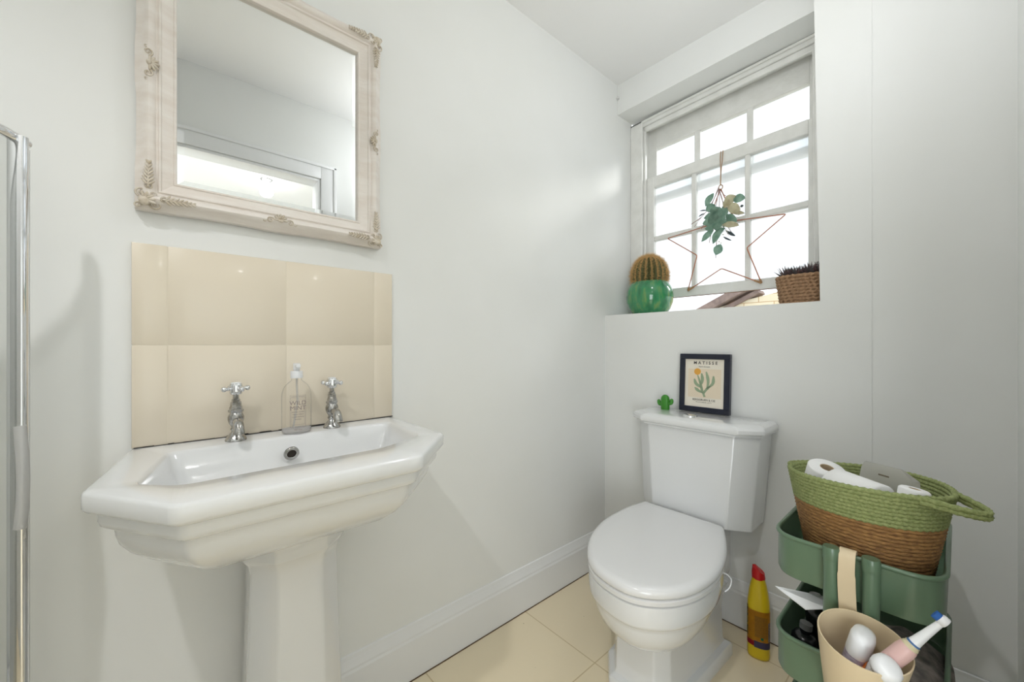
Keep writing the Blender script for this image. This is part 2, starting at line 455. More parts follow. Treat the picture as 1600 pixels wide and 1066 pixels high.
# outside: neighbouring gable end
H = thing('neighbouring_house', 'pale stone neighbouring house gable seen through the gap under the sash', 'house', (7.5, 2.5, -.3))
b = BM()
gy0, gy1 = 4.35, -2.0
prof = [(gy0, -.3), (gy0, .95), (2.9, 1.66), (1.7, 1.90), (gy1, 1.90), (gy1, -.3)]
loft(b, [[(7.0, y, z) for y, z in prof], [(11, y, z) for y, z in prof]])
wpart('wall', b, M_stone, H)
b = BM()
for (dx, dz, t) in ((6.82, .05, .12), (6.92, -.07, .06)):
    A = Vector((dx, gy0 + .05, .80 + dz)); B = Vector((dx, 2.05, 1.83 + dz + .12))
    d = (B - A).normalized(); n = Vector((0, -d.z, d.y)) * t
    if n.z < 0: n = -n
    loft(b, [[A, B, B + n, A + n], [p + Vector((.3, 0, 0)) for p in (A, B, B + n, A + n)]])
wpart('verge', b, M_roof, H)
b = BM(); box(b, 2.0, 14, -8, 10, -.5, -.32); tag(mesh_obj('ground', b, mat('ground', (212, 210, 203), .95)), 'plain grey ground outside below the window', kind='structure')

# ------------------------------------------------------------------ splash-back tiles
def tile(y0, y1, z0, z1, lab):
    b = BM(); box(b, y0, y1, YA - .009, YA - .0005, z0, z1, .0012, 2)
    return tag(mesh_obj('wall_tile', b, M_tile, None, 40), lab, 'tile', 'cream tiles of the splash-back')
g = .0007
xs = [-.054, .004, .235, .466, .523]; zs = [.842, 1.0605, 1.279]
labs = [['narrow cream cut tile at the bottom left of the splash-back', 'wide cream tile behind the left tap, lower row', 'wide cream tile behind the soap bottle and right tap, lower row', 'narrow cream cut tile at the bottom right of the splash-back'],
        ['narrow cream cut tile at the top left of the splash-back', 'wide cream tile under the left half of the mirror, upper row', 'wide cream tile under the right half of the mirror, upper row', 'narrow cream cut tile at the top right of the splash-back']]
for r in range(2):
    for c in range(4):
        tile(xs[c] + g, xs[c + 1] - g, zs[r] + g, zs[r + 1] - g, labs[r][c])
b = BM(); box(b, xs[0] + .002, xs[-1] - .002, YA - .0085, YA - .0004, zs[0] + .002, zs[-1] - .002)
struct('trim_3', b, mat('cream_grout', (226, 216, 196), .8))

# ------------------------------------------------------------------ basin on its pedestal
BAS = thing('pedestal_basin', 'white ceramic wash basin with chamfered corners on a faceted pedestal', 'basin', (.22, YA, 0))
# CCW seen from above
P0 = [(-.054, YA), (-.096, .862), (.008, .706), (.384, .706), (.523, .850), (.523, YA)]
def ring(d, z, r=.012):
    # edges: left side, front-left chamfer, front, front-right chamfer, right side, back
    D = [d, d, d, d, d, 0]
    return at(round_poly(offset_poly(P0, D), [0, r, r, r, r, 0], 4), z)
b = BM()
ZT = .842
outer = [ring(.006, ZT), ring(.002, ZT - .002), ring(0, ZT - .006), ring(0, ZT - .026), ring(.003, ZT - .031), ring(.008, ZT - .034),
         ring(.015, ZT - .0365), ring(.0155, ZT - .050), ring(.018, ZT - .058), ring(.023, ZT - .062), ring(.031, ZT - .0635), ring(.0325, ZT - .066), ring(.034, ZT - .080), ring(.038, ZT - .094),
         ring(.048, ZT - .110), ring(.066, ZT - .128), ring(.094, ZT - .147), ring(.132, ZT - .163), ring(.165, ZT - .172)]
n = len(outer[0])
# bowl opening
I0 = [(.004, 1.066), (-.034, .862), (.020, .806), (.345, .816), (.462, .868), (.478, 1.078)]
def iring(d, z, r=.02, dy=0):
    return at([(x, y + dy) for x, y in round_poly(offset_poly(I0, d), r, 4)], z)
inner = [iring(-.006, ZT), iring(-.002, ZT - .002), iring(.002, ZT - .007, .018), iring(.014, ZT - .045, .02), iring(.028, ZT - .085, .03), iring(.048, ZT - .110, .04), iring(.075, ZT - .124, .05), iring(.10, ZT - .128, .05)]
Ro = loft(b, outer, cap0=False, cap1=True)
Ri = loft(b, inner, cap0=False, cap1=True)
for i in range(n):
    j = (i + 1) % n
    b.faces.new((Ro[0][i], Ro[0][j], Ri[0][j], Ri[0][i]))
wpart('bowl', b, M_porc, BAS, 38)
# pedestal
PP = [(.148, YA - .01), (.130, .965), (.174, .918), (.258, .918), (.304, .965), (.304, YA - .01)]
def pring(d, z, r=.006): return at(round_poly(offset_poly(PP, [d] * 5 + [0]), [0, r, r, r, r, 0], 3), z)
b = BM()
loft(b, [pring(-.035, 0), pring(-.035, .05), pring(-.030, .06), pring(-.016, .10), pring(-.012, .16), pring(-.006, .35), pring(.000, .55), pring(.001, .585), pring(-.003, .605),
         pring(-.012, .618), pring(-.014, .622), pring(-.014, .634), pring(-.018, .650), pring(-.030, .675)])
wpart('pedestal', b, M_porc, BAS, 35)
# overflow ring and plug-hole
b = BM(); Mx = Matrix.Translation((.2235, 1.0405, .806)) @ Matrix.Rotation(math.radians(105), 4, 'X')
lathe(b, [(.0090, 0), (.0090, .003), (.0105, .005), (.0135, .005), (.016, .0035), (.0165, 0)], seg=28, M=Mx, cap0=False)
ov = wpart('overflow_ring', b, M_chrome_old, BAS, 60); ov['label'] = 'tarnished chrome overflow ring'
b = BM(); lathe(b, [(.0001, .0006), (.0092, .0006)], seg=20, M=Mx, cap0=False, cap1=False)
wpart('overflow_hole', b, mat('overflow_dark', (70, 62, 54), .8), ov) if False else mesh_obj('overflow_hole', b, mat('overflow_dark', (62, 56, 50), .8), ov, offset=BAS.location)
b = BM(); lathe(b, [(.012, 0), (.022, .001), (.023, -.002)], c=(.22, .95, ZT - .126), seg=24)
wpart('waste', b, M_chrome, BAS, 60)
# dirty silicone line along the back
b = BM(); random.seed(3)
x = -.050
while x < .521:
    L = random.uniform(.01, .03); h = random.uniform(.0012, .0028) * (1.5 if .10 < x < .36 else 1)
    box(b, x, min(x + L, .523), YA - .0105, YA - .0085, ZT, ZT + h); x += L
sl = wpart('sealant', b, M_black, BAS); sl['label'] = 'thin black mouldy sealant line behind the basin'

# ------------------------------------------------------------------ taps
def make_tap(x, y, lab, rz=0, hz=.5):
    t = thing('basin_tap', lab, 'tap', (x, y, ZT), rz, 'chrome cross-head taps on the basin')
    b = BM(); lathe(b, [(.021, 0), (.0212, .002), (.0198, .006), (.0165, .011), (.0125, .016), (.0095, .020), (.0085, .023), (.0105, .0255), (.0105, .028), (.0085, .030), (.0095, .034),
                        (.0135, .040), (.0158, .048), (.0158, .054), (.0135, .061), (.0115, .065)], seg=36)
    mesh_obj('body', b, M_chrome_old, t, 50)
    b = BM(); lathe(b, [(.0135, .0645), (.0150, .067), (.0150, .070), (.0128, .072), (.0128, .076), (.0112, .079), (.0105, .088), (.0085, .090), (.0085, .094), (.0062, .096), (.0058, .108)], seg=8)
    mesh_obj('bonnet', b, M_chrome_old, t, 30)
    b = BM(); pts = catmull([(0, -.010, .044), (0, -.026, .047), (0, -.040, .043), (0, -.048, .032), (0, -.050, .022)], 6)
    n_ = len(pts); tube(b, pts, [.0085 + .0028 * (i / (n_ - 1)) for i in range(n_)], 18)
    mesh_obj('spout', b, M_chrome_old, t, 60)
    b = BM(); lathe(b, [(.0105, .106), (.0125, .109), (.0130, .113), (.0130, .126), (.0120, .130), (.0110, .131)], seg=28)
    hd = mesh_obj('handle', b, M_chrome, t, 45)
    b = BM()
    for k in range(4):
        a = hz + k * PI / 2; Mr = Matrix.Rotation(a, 4, 'Z') @ Matrix.Translation((.012, 0, .119)) @ Matrix.Rotation(PI / 2, 4, 'Y')
        lathe(b, [(.0040, 0), (.0032, .003), (.0048, .005), (.0032, .0065), (.0040, .008), (.0058, .0105), (.0062, .0135), (.0050, .0165), (.0018, .018)], seg=16, M=Mr)
    mesh_obj('cross_arm', b, M_chrome, hd, 60)
    b = BM(); lathe(b, [(.0098, .1310), (.0098, .1322), (.007, .1335), (.001, .134)], seg=24)
    o = mesh_obj('index_disc', b, M_white, hd, 60); o['label'] = 'white ceramic disc'
    return t
make_tap(.122, 1.098, 'chrome cross-head basin tap left of the soap bottle', hz=.35)
make_tap(.333, 1.103, 'chrome cross-head basin tap right of the soap bottle', hz=.75)

# ------------------------------------------------------------------ soap bottle
SB = thing('soap_dispenser', 'clear pump bottle of wild mint hand soap standing between the taps', 'soap bottle', (.246, 1.092, ZT), math.radians(-5))
def oval(rx, ry, z, n=32, p=2.4):
    out = []
    for i in range(n):
        a = 2 * PI * i / n; c_, s_ = math.cos(a), math.sin(a)
        out.append((rx * math.copysign(abs(c_) ** (2 / p), c_), ry * math.copysign(abs(s_) ** (2 / p), s_), z))
    return out
b = BM()
loft(b, [oval(.028, .017, .0), oval(.0325, .0205, .003), oval(.0335, .021, .010), oval(.0335, .021, .088), oval(.033, .0205, .098), oval(.0305, .0195, .109), oval(.0255, .017, .119),
         oval(.018, .0145, .127, p=2), oval(.0125, .0125, .131, p=2), oval(.0115, .0115, .134, p=2), oval(.0115, .0115, .142, p=2)])
mesh_obj('bottle', b, M_bottle, SB, 60)
b = BM(); loft(b, [oval(.027, .0165, .003), oval(.0315, .0195, .006), oval(.0322, .0198, .013)])
liq = mesh_obj('soap', b, clear_mat('soap_liquid', (.93, .93, .94), milk=.6, milkcol=(.93, .93, .94)), SB, 60); liq['label'] = 'little milky soap left in the base'
b = BM(); lathe(b, [(.0135, .137), (.0138, .139), (.0138, .153), (.0128, .1545), (.006, .155), (.006, .158)], seg=32)
cp = mesh_obj('pump_collar', b, M_white, SB, 40)
b = BM(); lathe(b, [(.0075, .157), (.0078, .158), (.0078, .172), (.007, .1735)], seg=28); box(b, -.005, .005, -.030, -.004, .163, .1725, .002)
mesh_obj('pump_head', b, M_white, cp, 40)
b = BM(); tube(b, [(0, 0, .137), (.002, 0, .08), (-.008, .001, .008)], .0022, 8)
mesh_obj('dip_tube', b, M_acryl, SB, 60)
M_lab = mat('brown_print', (146, 130, 124), .6)
def front(x, z, y=-.0224): return Matrix.Translation((x, y, z)) @ Matrix.Rotation(PI / 2, 4, 'X')
lb = BM()
for (x0, x1, z0, z1) in ((-.017, .017, .096, .0964), (-.017, .017, .0888, .0892), (-.017, -.0166, .018, .096), (.0166, .017, .018, .096), (-.017, .017, .0180, .0184),
                         (-.0145, .0145, .0850, .0853), (-.0145, -.0142, .024, .085), (.0142, .0145, .024, .085), (-.0145, .0145, .024, .0243)):
    box(lb, x0, x1, -.0222, -.0216, z0, z1)
lo = mesh_obj('label', lb, M_lab, SB); lo['label'] = 'brown printed lettering and frame'
text_mesh('lettering', 'WILD', .0145, M_lab, lo, front(0, .077))
text_mesh('lettering', 'MINT', .0145, M_lab, lo, front(0, .0645))
for k, (s_, z_) in enumerate((('HAND SOAP', .055), ('WILD MINT', .049), ('CLEANSING', .043), ('WASH', .037), ('500 ml e', .012), ('HAND WASH', .0925))):
    text_mesh('lettering', s_, .0048, M_lab, lo, front(0, z_))

# ------------------------------------------------------------------ mirror
MR = thing('wall_mirror', 'rectangular mirror in an ornate cream frame with scrolled corners above the basin', 'mirror', (.2165, YA, 1.345))
FX0, FX1, FZ0, FZ1 = -.048, .481, 1.348, 1.966
cx, cz = (FX0 + FX1) / 2, (FZ0 + FZ1) / 2
# frame profile: t from 0 (inner, glass) to 1 (outer); height above wall
prof = [(0, .012), (.0, .022), (.03, .0235), (.06, .0235), (.08, .0215), (.36, .030), (.39, .034), (.43, .034), (.46, .031), (.50, .031), (.53, .034), (.60, .038), (.68, .040), (.76, .037), (.84, .030), (.92, .024), (1.0, .020), (1.0, .002)]
WID = .067
NS = 48
b = BM()
def side_pts(kind):
    L = (FX1 - FX0) if kind in 'bt' else (FZ1 - FZ0)
    rows = []
    for i in range(NS + 1):
        u = i / NS; rows.append(u)
    return rows
def swept(u):            # outline swings in between the corner and centre ornaments
    d = min(abs(u - 0), abs(u - 1)); c_ = abs(u - .5)
    f = min(1, max(0, (d - .12) / .10)); g_ = min(1, max(0, (c_ - .05) / .08))
    f = f * f * (3 - 2 * f); g_ = g_ * g_ * (3 - 2 * g_)
    return .0022 * f * g_
for kind in 'btlr':
    rings = []
    for i in range(NS + 1):
        u = i / NS; row = []
        for t, h in prof:
            sw = swept(u) * max(0, (t - .55) / .45)
            d = WID * (1 - t) + sw           # distance in from the outer edge
            a0 = d if t < 1 else sw
            if kind in 'bt':
                xi = FX0 + WID * (1 - t); xe = FX1 - WID * (1 - t); x = xi + (xe - xi) * u
                z = FZ0 + d if kind == 'b' else FZ1 - d
            else:
                zi = FZ0 + WID * (1 - t); ze = FZ1 - WID * (1 - t); z = zi + (ze - zi) * u
                x = FX0 + d if kind == 'l' else FX1 - d
            row.append((x, YA - h, z))
        rings.append(row)
    loft(b, rings, False, False, closed=False)
bmesh.ops.remove_doubles(b, verts=b.verts, dist=2e-5)
wpart('frame', b, M_frame, MR, 28)
gx0, gx1, gz0, gz1 = FX0 + WID, FX1 - WID, FZ0 + WID, FZ1 - WID
b = BM()
B_ = .013
a = [(gx0, YA - .0125, gz0), (gx1, YA - .0125, gz0), (gx1, YA - .0125, gz1), (gx0, YA - .0125, gz1)]
c = [(gx0 + B_, YA - .0132, gz0 + B_), (gx1 - B_, YA - .0132, gz0 + B_), (gx1 - B_, YA - .0132, gz1 - B_), (gx0 + B_, YA - .0132, gz1 - B_)]
back = [(x, YA - .006, z) for x, y, z in a]
loft(b, [back, a, c]); wpart('mirror_glass', b, M_mirror, MR)
# ornaments in local (u, v) with relief towards the room
def blob(bm, u, v, ru, rv, rot, h0, h):
    Mt = Matrix.Translation((u, -h0, v)) @ Matrix.Rotation(rot, 4, 'Y') @ Matrix.Diagonal((ru, h, rv, 1))
    bmesh.ops.create_uvsphere(bm, u_segments=10, v_segments=6, radius=1, matrix=Mt)
def scroll(bm, u, v, r0, turns, start, sgn, h0, rad=.0022):
    pts = []; n_ = int(14 * turns)
    for i in range(n_ + 1):
        t = i / n_; a_ = start + sgn * t * turns * 2 * PI; r = r0 * (1 - .82 * t)
        pts.append((u + r * math.cos(a_), -h0 - .002 * t, v + r * math.sin(a_)))
    tube(bm, pts, [rad * (1 - .4 * i / n_) for i in range(n_ + 1)], 6)
def spray(bm, u, v, du, dv, L, h0):
    """leafy spray running from (u, v) along direction (du, dv)"""
    d = Vector((du, dv)).normalized(); n_ = Vector((-d.y, d.x))
    tube(bm, [(u + d.x * L * t, -h0, v + d.y * L * t) for t in (0, .3, .6, 1)], [.002, .0018, .0014, .0008], 6)
    k = 7
    for i in range(k):
        t = (i + .6) / k
        for s in (-1, 1):
            dd = (d * .8 + n_ * s * (.9 - .5 * t)).normalized(); ll = .0085 * (1 - .45 * t)
            p = Vector((u, v)) + d * L * t * .92 + dd * ll * .9
            blob(bm, p.x, p.y, ll, .0022, -math.atan2(dd.y, dd.x), h0, .0022)
def corner_orn():
    bm = BM()      # corner at origin, frame extends +u and +v
    h = .041
    blob(bm, .017, .017, .011, .011, 0, h - .006, .007)
    for k in range(5):
        a_ = math.radians(-15 + 30 * k)
        blob(bm, .017 + .011 * math.cos(a_), .017 + .011 * math.sin(a_), .008, .0032, -a_, h - .003, .004)
    scroll(bm, .011, .034, .010, 1.4, -PI / 2, -1, h - .010)
    scroll(bm, .034, .011, .010, 1.4, PI, 1, h - .010)
    scroll(bm, .006, .006, .007, 1.2, 0, 1, h - .012)
    scroll(bm, .030, .030, .006, 1.0, 0, 1, h - .002, .0016)
    scroll(bm, .024, .048, .007, 1.2, PI, 1, h - .002, .0018)
    scroll(bm, .048, .024, .007, 1.2, -PI / 2, -1, h - .002, .0018)
    spray(bm, .022, .044, .02, 1, .056, h + .001)
    spray(bm, .044, .022, 1, .02, .056, h + .001)
    return bm
def shell_orn():
    bm = BM(); h = .041
    for k in range(7):
        a_ = math.radians(-90 + 30 * k + 90)
        a_ = math.radians(0 + 30 * k)
        blob(bm, .009 * math.cos(a_), .004 + .009 * math.sin(a_), .0075, .0026, -a_, h - .001, .004)
    blob(bm, 0, .002, .006, .004, 0, h + .001, .004)
    scroll(bm, -.022, .001, .008, 1.3, PI * .1, 1, h - .002, .002)
    scroll(bm, .022, .001, .008, 1.3, PI * .9, -1, h - .002, .002)
    scroll(bm, -.033, -.002, .005, 1.1, 0, 1, h - .004, .0016)
    scroll(bm, .033, -.002, .005, 1.1, PI, -1, h - .004, .0016)
    return bm
def place_orn(name, bm, u, v, M2):
    # M2: 2x2 acting on (u, v)
    for q in bm.verts:
        a_, c_ = q.co.x, q.co.z
        q.co.x = u + M2[0][0] * a_ + M2[0][1] * c_; q.co.z = v + M2[1][0] * a_ + M2[1][1] * c_; q.co.y += YA
    return wpart(name, bm, M_orn, MR, 60)
for (u, v, sx_, sz_) in ((FX0, FZ0, 1, 1), (FX1, FZ0, -1, 1), (FX0, FZ1, 1, -1), (FX1, FZ1, -1, -1)):
    place_orn('corner_ornament', corner_orn(), u - .001 * sx_, v - .001 * sz_, ((sx_, 0), (0, sz_)))
place_orn('shell_ornament', shell_orn(), cx, FZ0 + .020, ((1, 0), (0, 1)))
place_orn('shell_ornament', shell_orn(), cx, FZ1 - .020, ((1, 0), (0, -1)))
place_orn('shell_ornament', shell_orn(), FX0 + .020, cz - .005, ((0, 1), (1, 0)))
place_orn('shell_ornament', shell_orn(), FX1 - .020, cz - .005, ((0, -1), (1, 0)))

# ------------------------------------------------------------------ shower enclosure at the left
SH = thing('shower_enclosure', 'chrome framed curved glass shower screen at the left edge of the picture', 'shower screen', (-.2, .98, 0))
Pp = Vector((-.1725, 1.016)); Pq = Vector((-.184, .988))
arc = [Vector((-.1725, 1.016)), Vector((-.181, .992)), Vector((-.195, .965)), Vector((-.23, .925)), Vector((-.29, .88)), Vector((-.38, .845)), Vector((-.50, .825)), Vector((-.70, .82))]
arcs = catmull([(p.x, p.y, 0) for p in arc], 8)
ZS0, ZS1 = .12, 1.392
b = BM(); tube(b, [(p.x, p.y, ZS1) for p in arcs], .008, 12)
wpart('top_rail', b, M_chrome, SH, 60)
b = BM()
f1 = [(p.x, p.y, ZS0) for p in arcs]; f2 = [(p.x, p.y, ZS1) for p in arcs]
loft(b, [f1, f2], False, False, closed=False)
bmesh.ops.solidify(b, geom=b.faces[:], thickness=.004)
wpart('glass_panel', b, M_shower, SH, 60)
b = BM()
d = (Pq - Pp).normalized(); nrm = Vector((d.y, -d.x))
if nrm.dot(-Pp) < 0: nrm = -nrm
def pl(bm, s, h, rx, ry, z0, z1, n_=20):
    c_ = Pp + d * s + nrm * h
    rr = []
    for i in range(n_):
        a_ = 2 * PI * i / n_; q = c_ + d * rx * math.cos(a_) + nrm * ry * math.sin(a_)
        rr.append(q)
    loft(bm, [at(rr, z0), at(rr, z1)])
pl(b, .017, .004, .0105, .009, ZS0, ZS1 + .004)
pl(b, .0265, .004, .003, .010, ZS0, ZS1 + .002)
wpart('stile', b, M_chrome, SH, 60)
b = BM(); pl(b, .003, .002, .0055, .004, ZS0, ZS1 - .01)
s_ = wpart('seal_strip', b, M_acryl, SH, 60); s_['label'] = 'clear plastic seal strip'
b = BM(); 
hp = [Pp + d * .024 + nrm * h for h in (.008, .011, .012, .011, .008)]
zz = (.932, .885, .845, .805, .768)
tube(b, catmull([(p.x, p.y, z) for p, z in zip(hp, zz)], 8), .0075, 12)
h_ = wpart('handle', b, M_acryl, SH, 60); h_['label'] = 'translucent white bow handle'
b = BM()
tr = [(XL + .02, YA - .02), (XL + .02, .80), (-.45, .80), (-.27, .86), (-.165, 1.02), (-.165, YA - .02)]
loft(b, [at(round_poly(tr, .02, 4), 0), at(round_poly(tr, .02, 4), .12)])
wpart('tray', b, M_porc, SH, 40)

# ------------------------------------------------------------------ toilet
TO = thing('toilet', 'white close-coupled toilet with closed lid and chamfered cistern', 'toilet', (1.25, .66, 0))
lidpts = [(1.432, .825), (1.36, .838), (1.26, .842), (1.158, .834), (1.046, .798), (.954, .740), (.907, .686), (.887, .618), (.890, .555), (.924, .501), (.982, .460), (1.060, .438), (1.152, .436), (1.255, .457), (1.345, .490), (1.432, .530)]
LP = [(p.x, p.y) for p in catmull([(x, y, 0) for x, y in lidpts], 4)]
LP = LP[::-1] if False else LP
lc = Vector((1.17, .645))
def lring(k, z, shift=0.0, P=LP):
    out = []
    for x, y in P:
        v = Vector((x, y)) - lc; L = v.length
        v = v * (L - k) / L
        out.append((lc.x + v.x + shift, lc.y + v.y, z))
    return out
b = BM()
loft(b, [lring(.010, .418), lring(.003, .420), lring(0, .425), lring(0, .433), lring(.003, .440), lring(.010, .4445), lring(.022, .4465), lring(.06, .4475), lring(.12, .448)])
wpart('lid', b, M_seat, TO, 50)
b = BM()
loft(b, [lring(.010, .399), lring(.004, .401), lring(.003, .412), lring(.008, .4165), lring(.05, .417)])
wpart('seat', b, M_seat, TO, 50)
for yy in (.60, .76):
    b = BM(); tube(b, [(1.437, yy - .022, .412), (1.437, yy + .022, .412)], .011, 14); lathe(b, [(.014, .395), (.014, .399), (.008, .405)], c=(1.437, yy, 0), seg=16)
    wpart('hinge', b, M_chrome, TO, 50)
# pan: bowl rings blend into faceted pedestal
def blend(A, B_, t): return [tuple(a_ * (1 - t) + c_ * t for a_, c_ in zip(p, q)) for p, q in zip(A, B_)]
NB = len(LP)
def resample(poly, n_):
    poly = [Vector(p) for p in poly]; m = len(poly); L = [0]
    for i in range(m): L.append(L[-1] + (poly[(i + 1) % m] - poly[i]).length)
    out = []
    for k in range(n_):
        s = L[-1] * k / n_; i = max(j for j in range(m) if L[j] <= s + 1e-9)
        t = (s - L[i]) / max(L[i + 1] - L[i], 1e-9); out.append(poly[i].lerp(poly[(i + 1) % m], t))
    return out
b = BM()
def br(k, z, sh=0.0):
    out = []
    for x, y in LP:
        v = Vector((x, y)) - lc; L = v.length
        fr = max(0, -v.x / L) * 0 + 1
        v = v * (L - k) / L; out.append((lc.x + v.x + sh, lc.y + v.y, z))
    return out
rings = [br(.022, .398), br(.012, .3975), br(.006, .394), br(.005, .372), br(.007, .345), br(.009, .338), br(.016, .332), br(.019, .328), br(.021, .318), br(.028, .296), br(.040, .270), br(.058, .245, .005), br(.082, .224, .012), br(.110, .208, .02), br(.135, .200, .03)]
loft(b, rings)
wpart('bowl', b, M_porc, TO, 45)
ped = [(1.050, .703), (1.050, .578), (1.095, .548), (1.44, .535), (1.44, .785), (1.12, .755)]
def pd(dd, z): return at(round_poly([tuple(p) for p in offset_poly(ped, dd)], .006, 3), z)
b = BM()
loft(b, [pd(-.022, 0), pd(-.022, .035), pd(-.018, .042), pd(-.004, .050), pd(0, .060), pd(.003, .16), pd(0, .20), pd(-.006, .23), pd(-.012, .25)])
box(b, 1.30, 1.60, .56, .76, .20, .40, .03, 3)
wpart('pedestal', b, M_porc, TO, 30)
# cistern body: chamfered front corners, tapers down
def cis(y0, y1, xf, ch, z, cy=.066, r=.006):
    P_ = [(XB - .012, y1), (xf + ch * .75, y1), (xf, y1 - cy), (xf, y0 + cy), (xf + ch * .75, y0), (XB - .012, y0)]
    return at(round_poly(P_, [0.002, r, r, r, r, .002], 4), z)
b = BM()
loft(b, [cis(.480, .856, 1.462, .06, .418), cis(.466, .866, 1.450, .06, .424), cis(.463, .868, 1.448, .06, .45), cis(.440, .885, 1.446, .07, .742), cis(.446, .880, 1.452, .07, .757)])
wpart('cistern', b, M_porc, TO, 30)
b = BM()
loft(b, [cis(.436, .890, 1.440, .07, .748), cis(.430, .896, 1.434, .07, .751), cis(.430, .896, 1.434, .07, .757), cis(.422, .904, 1.426, .07, .761), cis(.420, .906, 1.424, .07, .765), cis(.420, .906, 1.424, .07, .776), cis(.424, .902, 1.428, .07, .784), cis(.434, .892, 1.438, .07, .790), cis(.446, .880, 1.452, .066, .7925)])
wpart('cistern_lid', b, M_porc, TO, 30)
b = BM(); lathe(b, [(.026, 0), (.026, .003), (.022, .006), (.010, .009), (.001, .0095)], c=(1.487, .672, .7922), seg=30)
o = wpart('flush_button', b, M_chrome, TO, 60); o['label'] = 'chrome flush button'
b = BM(); tube(b, [(1.61, .70, .42), (1.61, .70, .30), (1.615, .70, .2), (1.615, .70, .0)], .008, 10)
wpart('water_pipe', b, M_white, TO, 60)
# rim freshener loop
RF = thing('toilet_freshener', 'white wire hanger loop hooked on the right side of the toilet rim', 'toilet freshener', (1.24, .445, .36))
b = BM(); tube(b, catmull([(1.225, .455, .395), (1.232, .447, .390), (1.240, .439, .376), (1.233, .441, .355), (1.222, .450, .343)], 6), .0020, 8)
wpart('hook', b, M_white, RF, 60)

# ------------------------------------------------------------------ framed print and rubber cactus on the cistern
tilt = math.radians(3)
PF = thing('framed_print', 'navy framed print of a sage plant with orange flower leaning above the cistern', 'picture', (1.604, .669, .7940), rot=(0, tilt, 0))
# local: +z up, faces -x, y across; width .192, height .233
hw, hh = .0965, .232
b = BM()
for (y0, y1, z0, z1) in ((-hw, hw, 0, .021), (-hw, hw, hh - .021, hh), (-hw, -hw + .021, .021, hh - .021), (hw - .021, hw, .021, hh - .021)):
    box(b, -.010, .010, y0, y1, z0, z1, .001, 1)
mesh_obj('frame', b, M_navy, PF, 30)
b = BM(); box(b, -.004, .006, -hw + .02, hw - .02, .02, hh - .02); pp = mesh_obj('print', b, M_poster, PF)
b = BM(); box(b, -.0046, -.0038, -.064, .063, .058, .172); mesh_obj('print_panel', b, M_poster2, pp)
def face(y, z, x=-.0048):   # text matrix: reads when looking along +x
    return Matrix(((0, 0, -1, x), (-1, 0, 0, y), (0, 1, 0, z), (0, 0, 0, 1)))
text_mesh('title', 'M A T I S S E', .0168, M_ink, pp, face(-.004, .196), extrude=.0001, sx=1.02, bold=.0002)
text_mesh('caption', 'Papiers decoupes', .0062, M_ink, pp, face(0, .1815), extrude=.0001)
text_mesh('caption', 'BERGGRUEN & CIE', .0105, M_ink, pp, face(0, .049), extrude=.0001)
text_mesh('caption', '70 rue de l universite   paris 7e', .0048, M_ink, pp, face(0, .040), extrude=.0001)
# plain sprig
b = BM()
def limb(pts, ws):
    P_ = catmull([(0, y, z) for y, z in pts], 8); n_ = len(P_); L_, R_ = [], []
    for i, p in enumerate(P_):
        t = (P_[min(i + 1, n_ - 1)] - P_[max(i - 1, 0)]).normalized(); nn = Vector((0, -t.z, t.y))
        f = i / (n_ - 1); k = f * (len(ws) - 1); j = min(int(k), len(ws) - 2); wd = ws[j] * (1 - (k - j)) + ws[j + 1] * (k - j)
        L_.append(p + nn * wd); R_.append(p - nn * wd)
    poly = L_ + R_[::-1]
    loft(b, [[(-.0047 - .0006, q.y, q.z) for q in poly], [(-.0042, q.y, q.z) for q in poly]])
limb([(-.004, .062), (.006, .085), (.013, .112), (.026, .150)], [.004, .004, .005, .005, .004, .001])
limb([(.003, .078), (.022, .086), (.036, .098)], [.002, .005, .006, .001])
limb([(.009, .098), (.030, .112), (.038, .132)], [.002, .006, .006, .002])
limb([(.012, .108), (.006, .130), (.010, .155)], [.003, .0055, .006, .002])
limb([(.001, .076), (-.010, .092), (-.024, .106)], [.004, .0045, .005, .002])
limb([(-.018, .100), (-.034, .118), (-.036, .146)], [.002, .005, .006, .002])
limb([(-.012, .093), (-.016, .125), (-.008, .162)], [.003, .0045, .006, .002])
mesh_obj('sprig', b, M_sage, pp)
b = BM(); lathe(b, [(.013, -.0054), (.013, -.0042)], c=(0, 0, 0), seg=24, ax='x'); bmesh.ops.translate(b, verts=b.verts, vec=(0, .026, .161))
mesh_obj('flower', b, M_orange, pp)
b = BM(); box(b, .010, .012, -.03, .03, .03, .17); mesh_obj('strut', b, M_navy, PF)

RC = thing('cactus_ornament', 'small bright green rubber cactus with two arms on the cistern lid', 'ornament', (1.57, .812, .7925), rz=-.1)
b = BM()
rings = []
for (r, z) in [(.0165, 0), (.0175, .004), (.0175, .040), (.0165, .048), (.0135, .055), (.008, .060), (.001, .062)]:
    rings.append([(.75 * r * (1 + .05 * math.cos(12 * 2 * PI * i / 48)) * math.cos(2 * PI * i / 48), r * (1 + .05 * math.cos(12 * 2 * PI * i / 48)) * math.sin(2 * PI * i / 48), z) for i in range(48)])
loft(b, rings)
mesh_obj('trunk', b, M_greenplastic, RC, 50)
for s, z in ((1, .020), (-1, .028)):
    b = BM(); tube(b, catmull([(0, s * .015, z), (0, s * .024, z), (0, s * .029, z + .006), (0, s * .029, z + .020)], 6), [.006, .0063, .0066, .0068, .007, .007, .0072, .0072, .0074, .0074, .0075, .0075, .0075, .0075, .0075, .0073, .0065, .0045, .001][:19], 14)
    mesh_obj('arm', b, M_greenplastic, RC, 60)

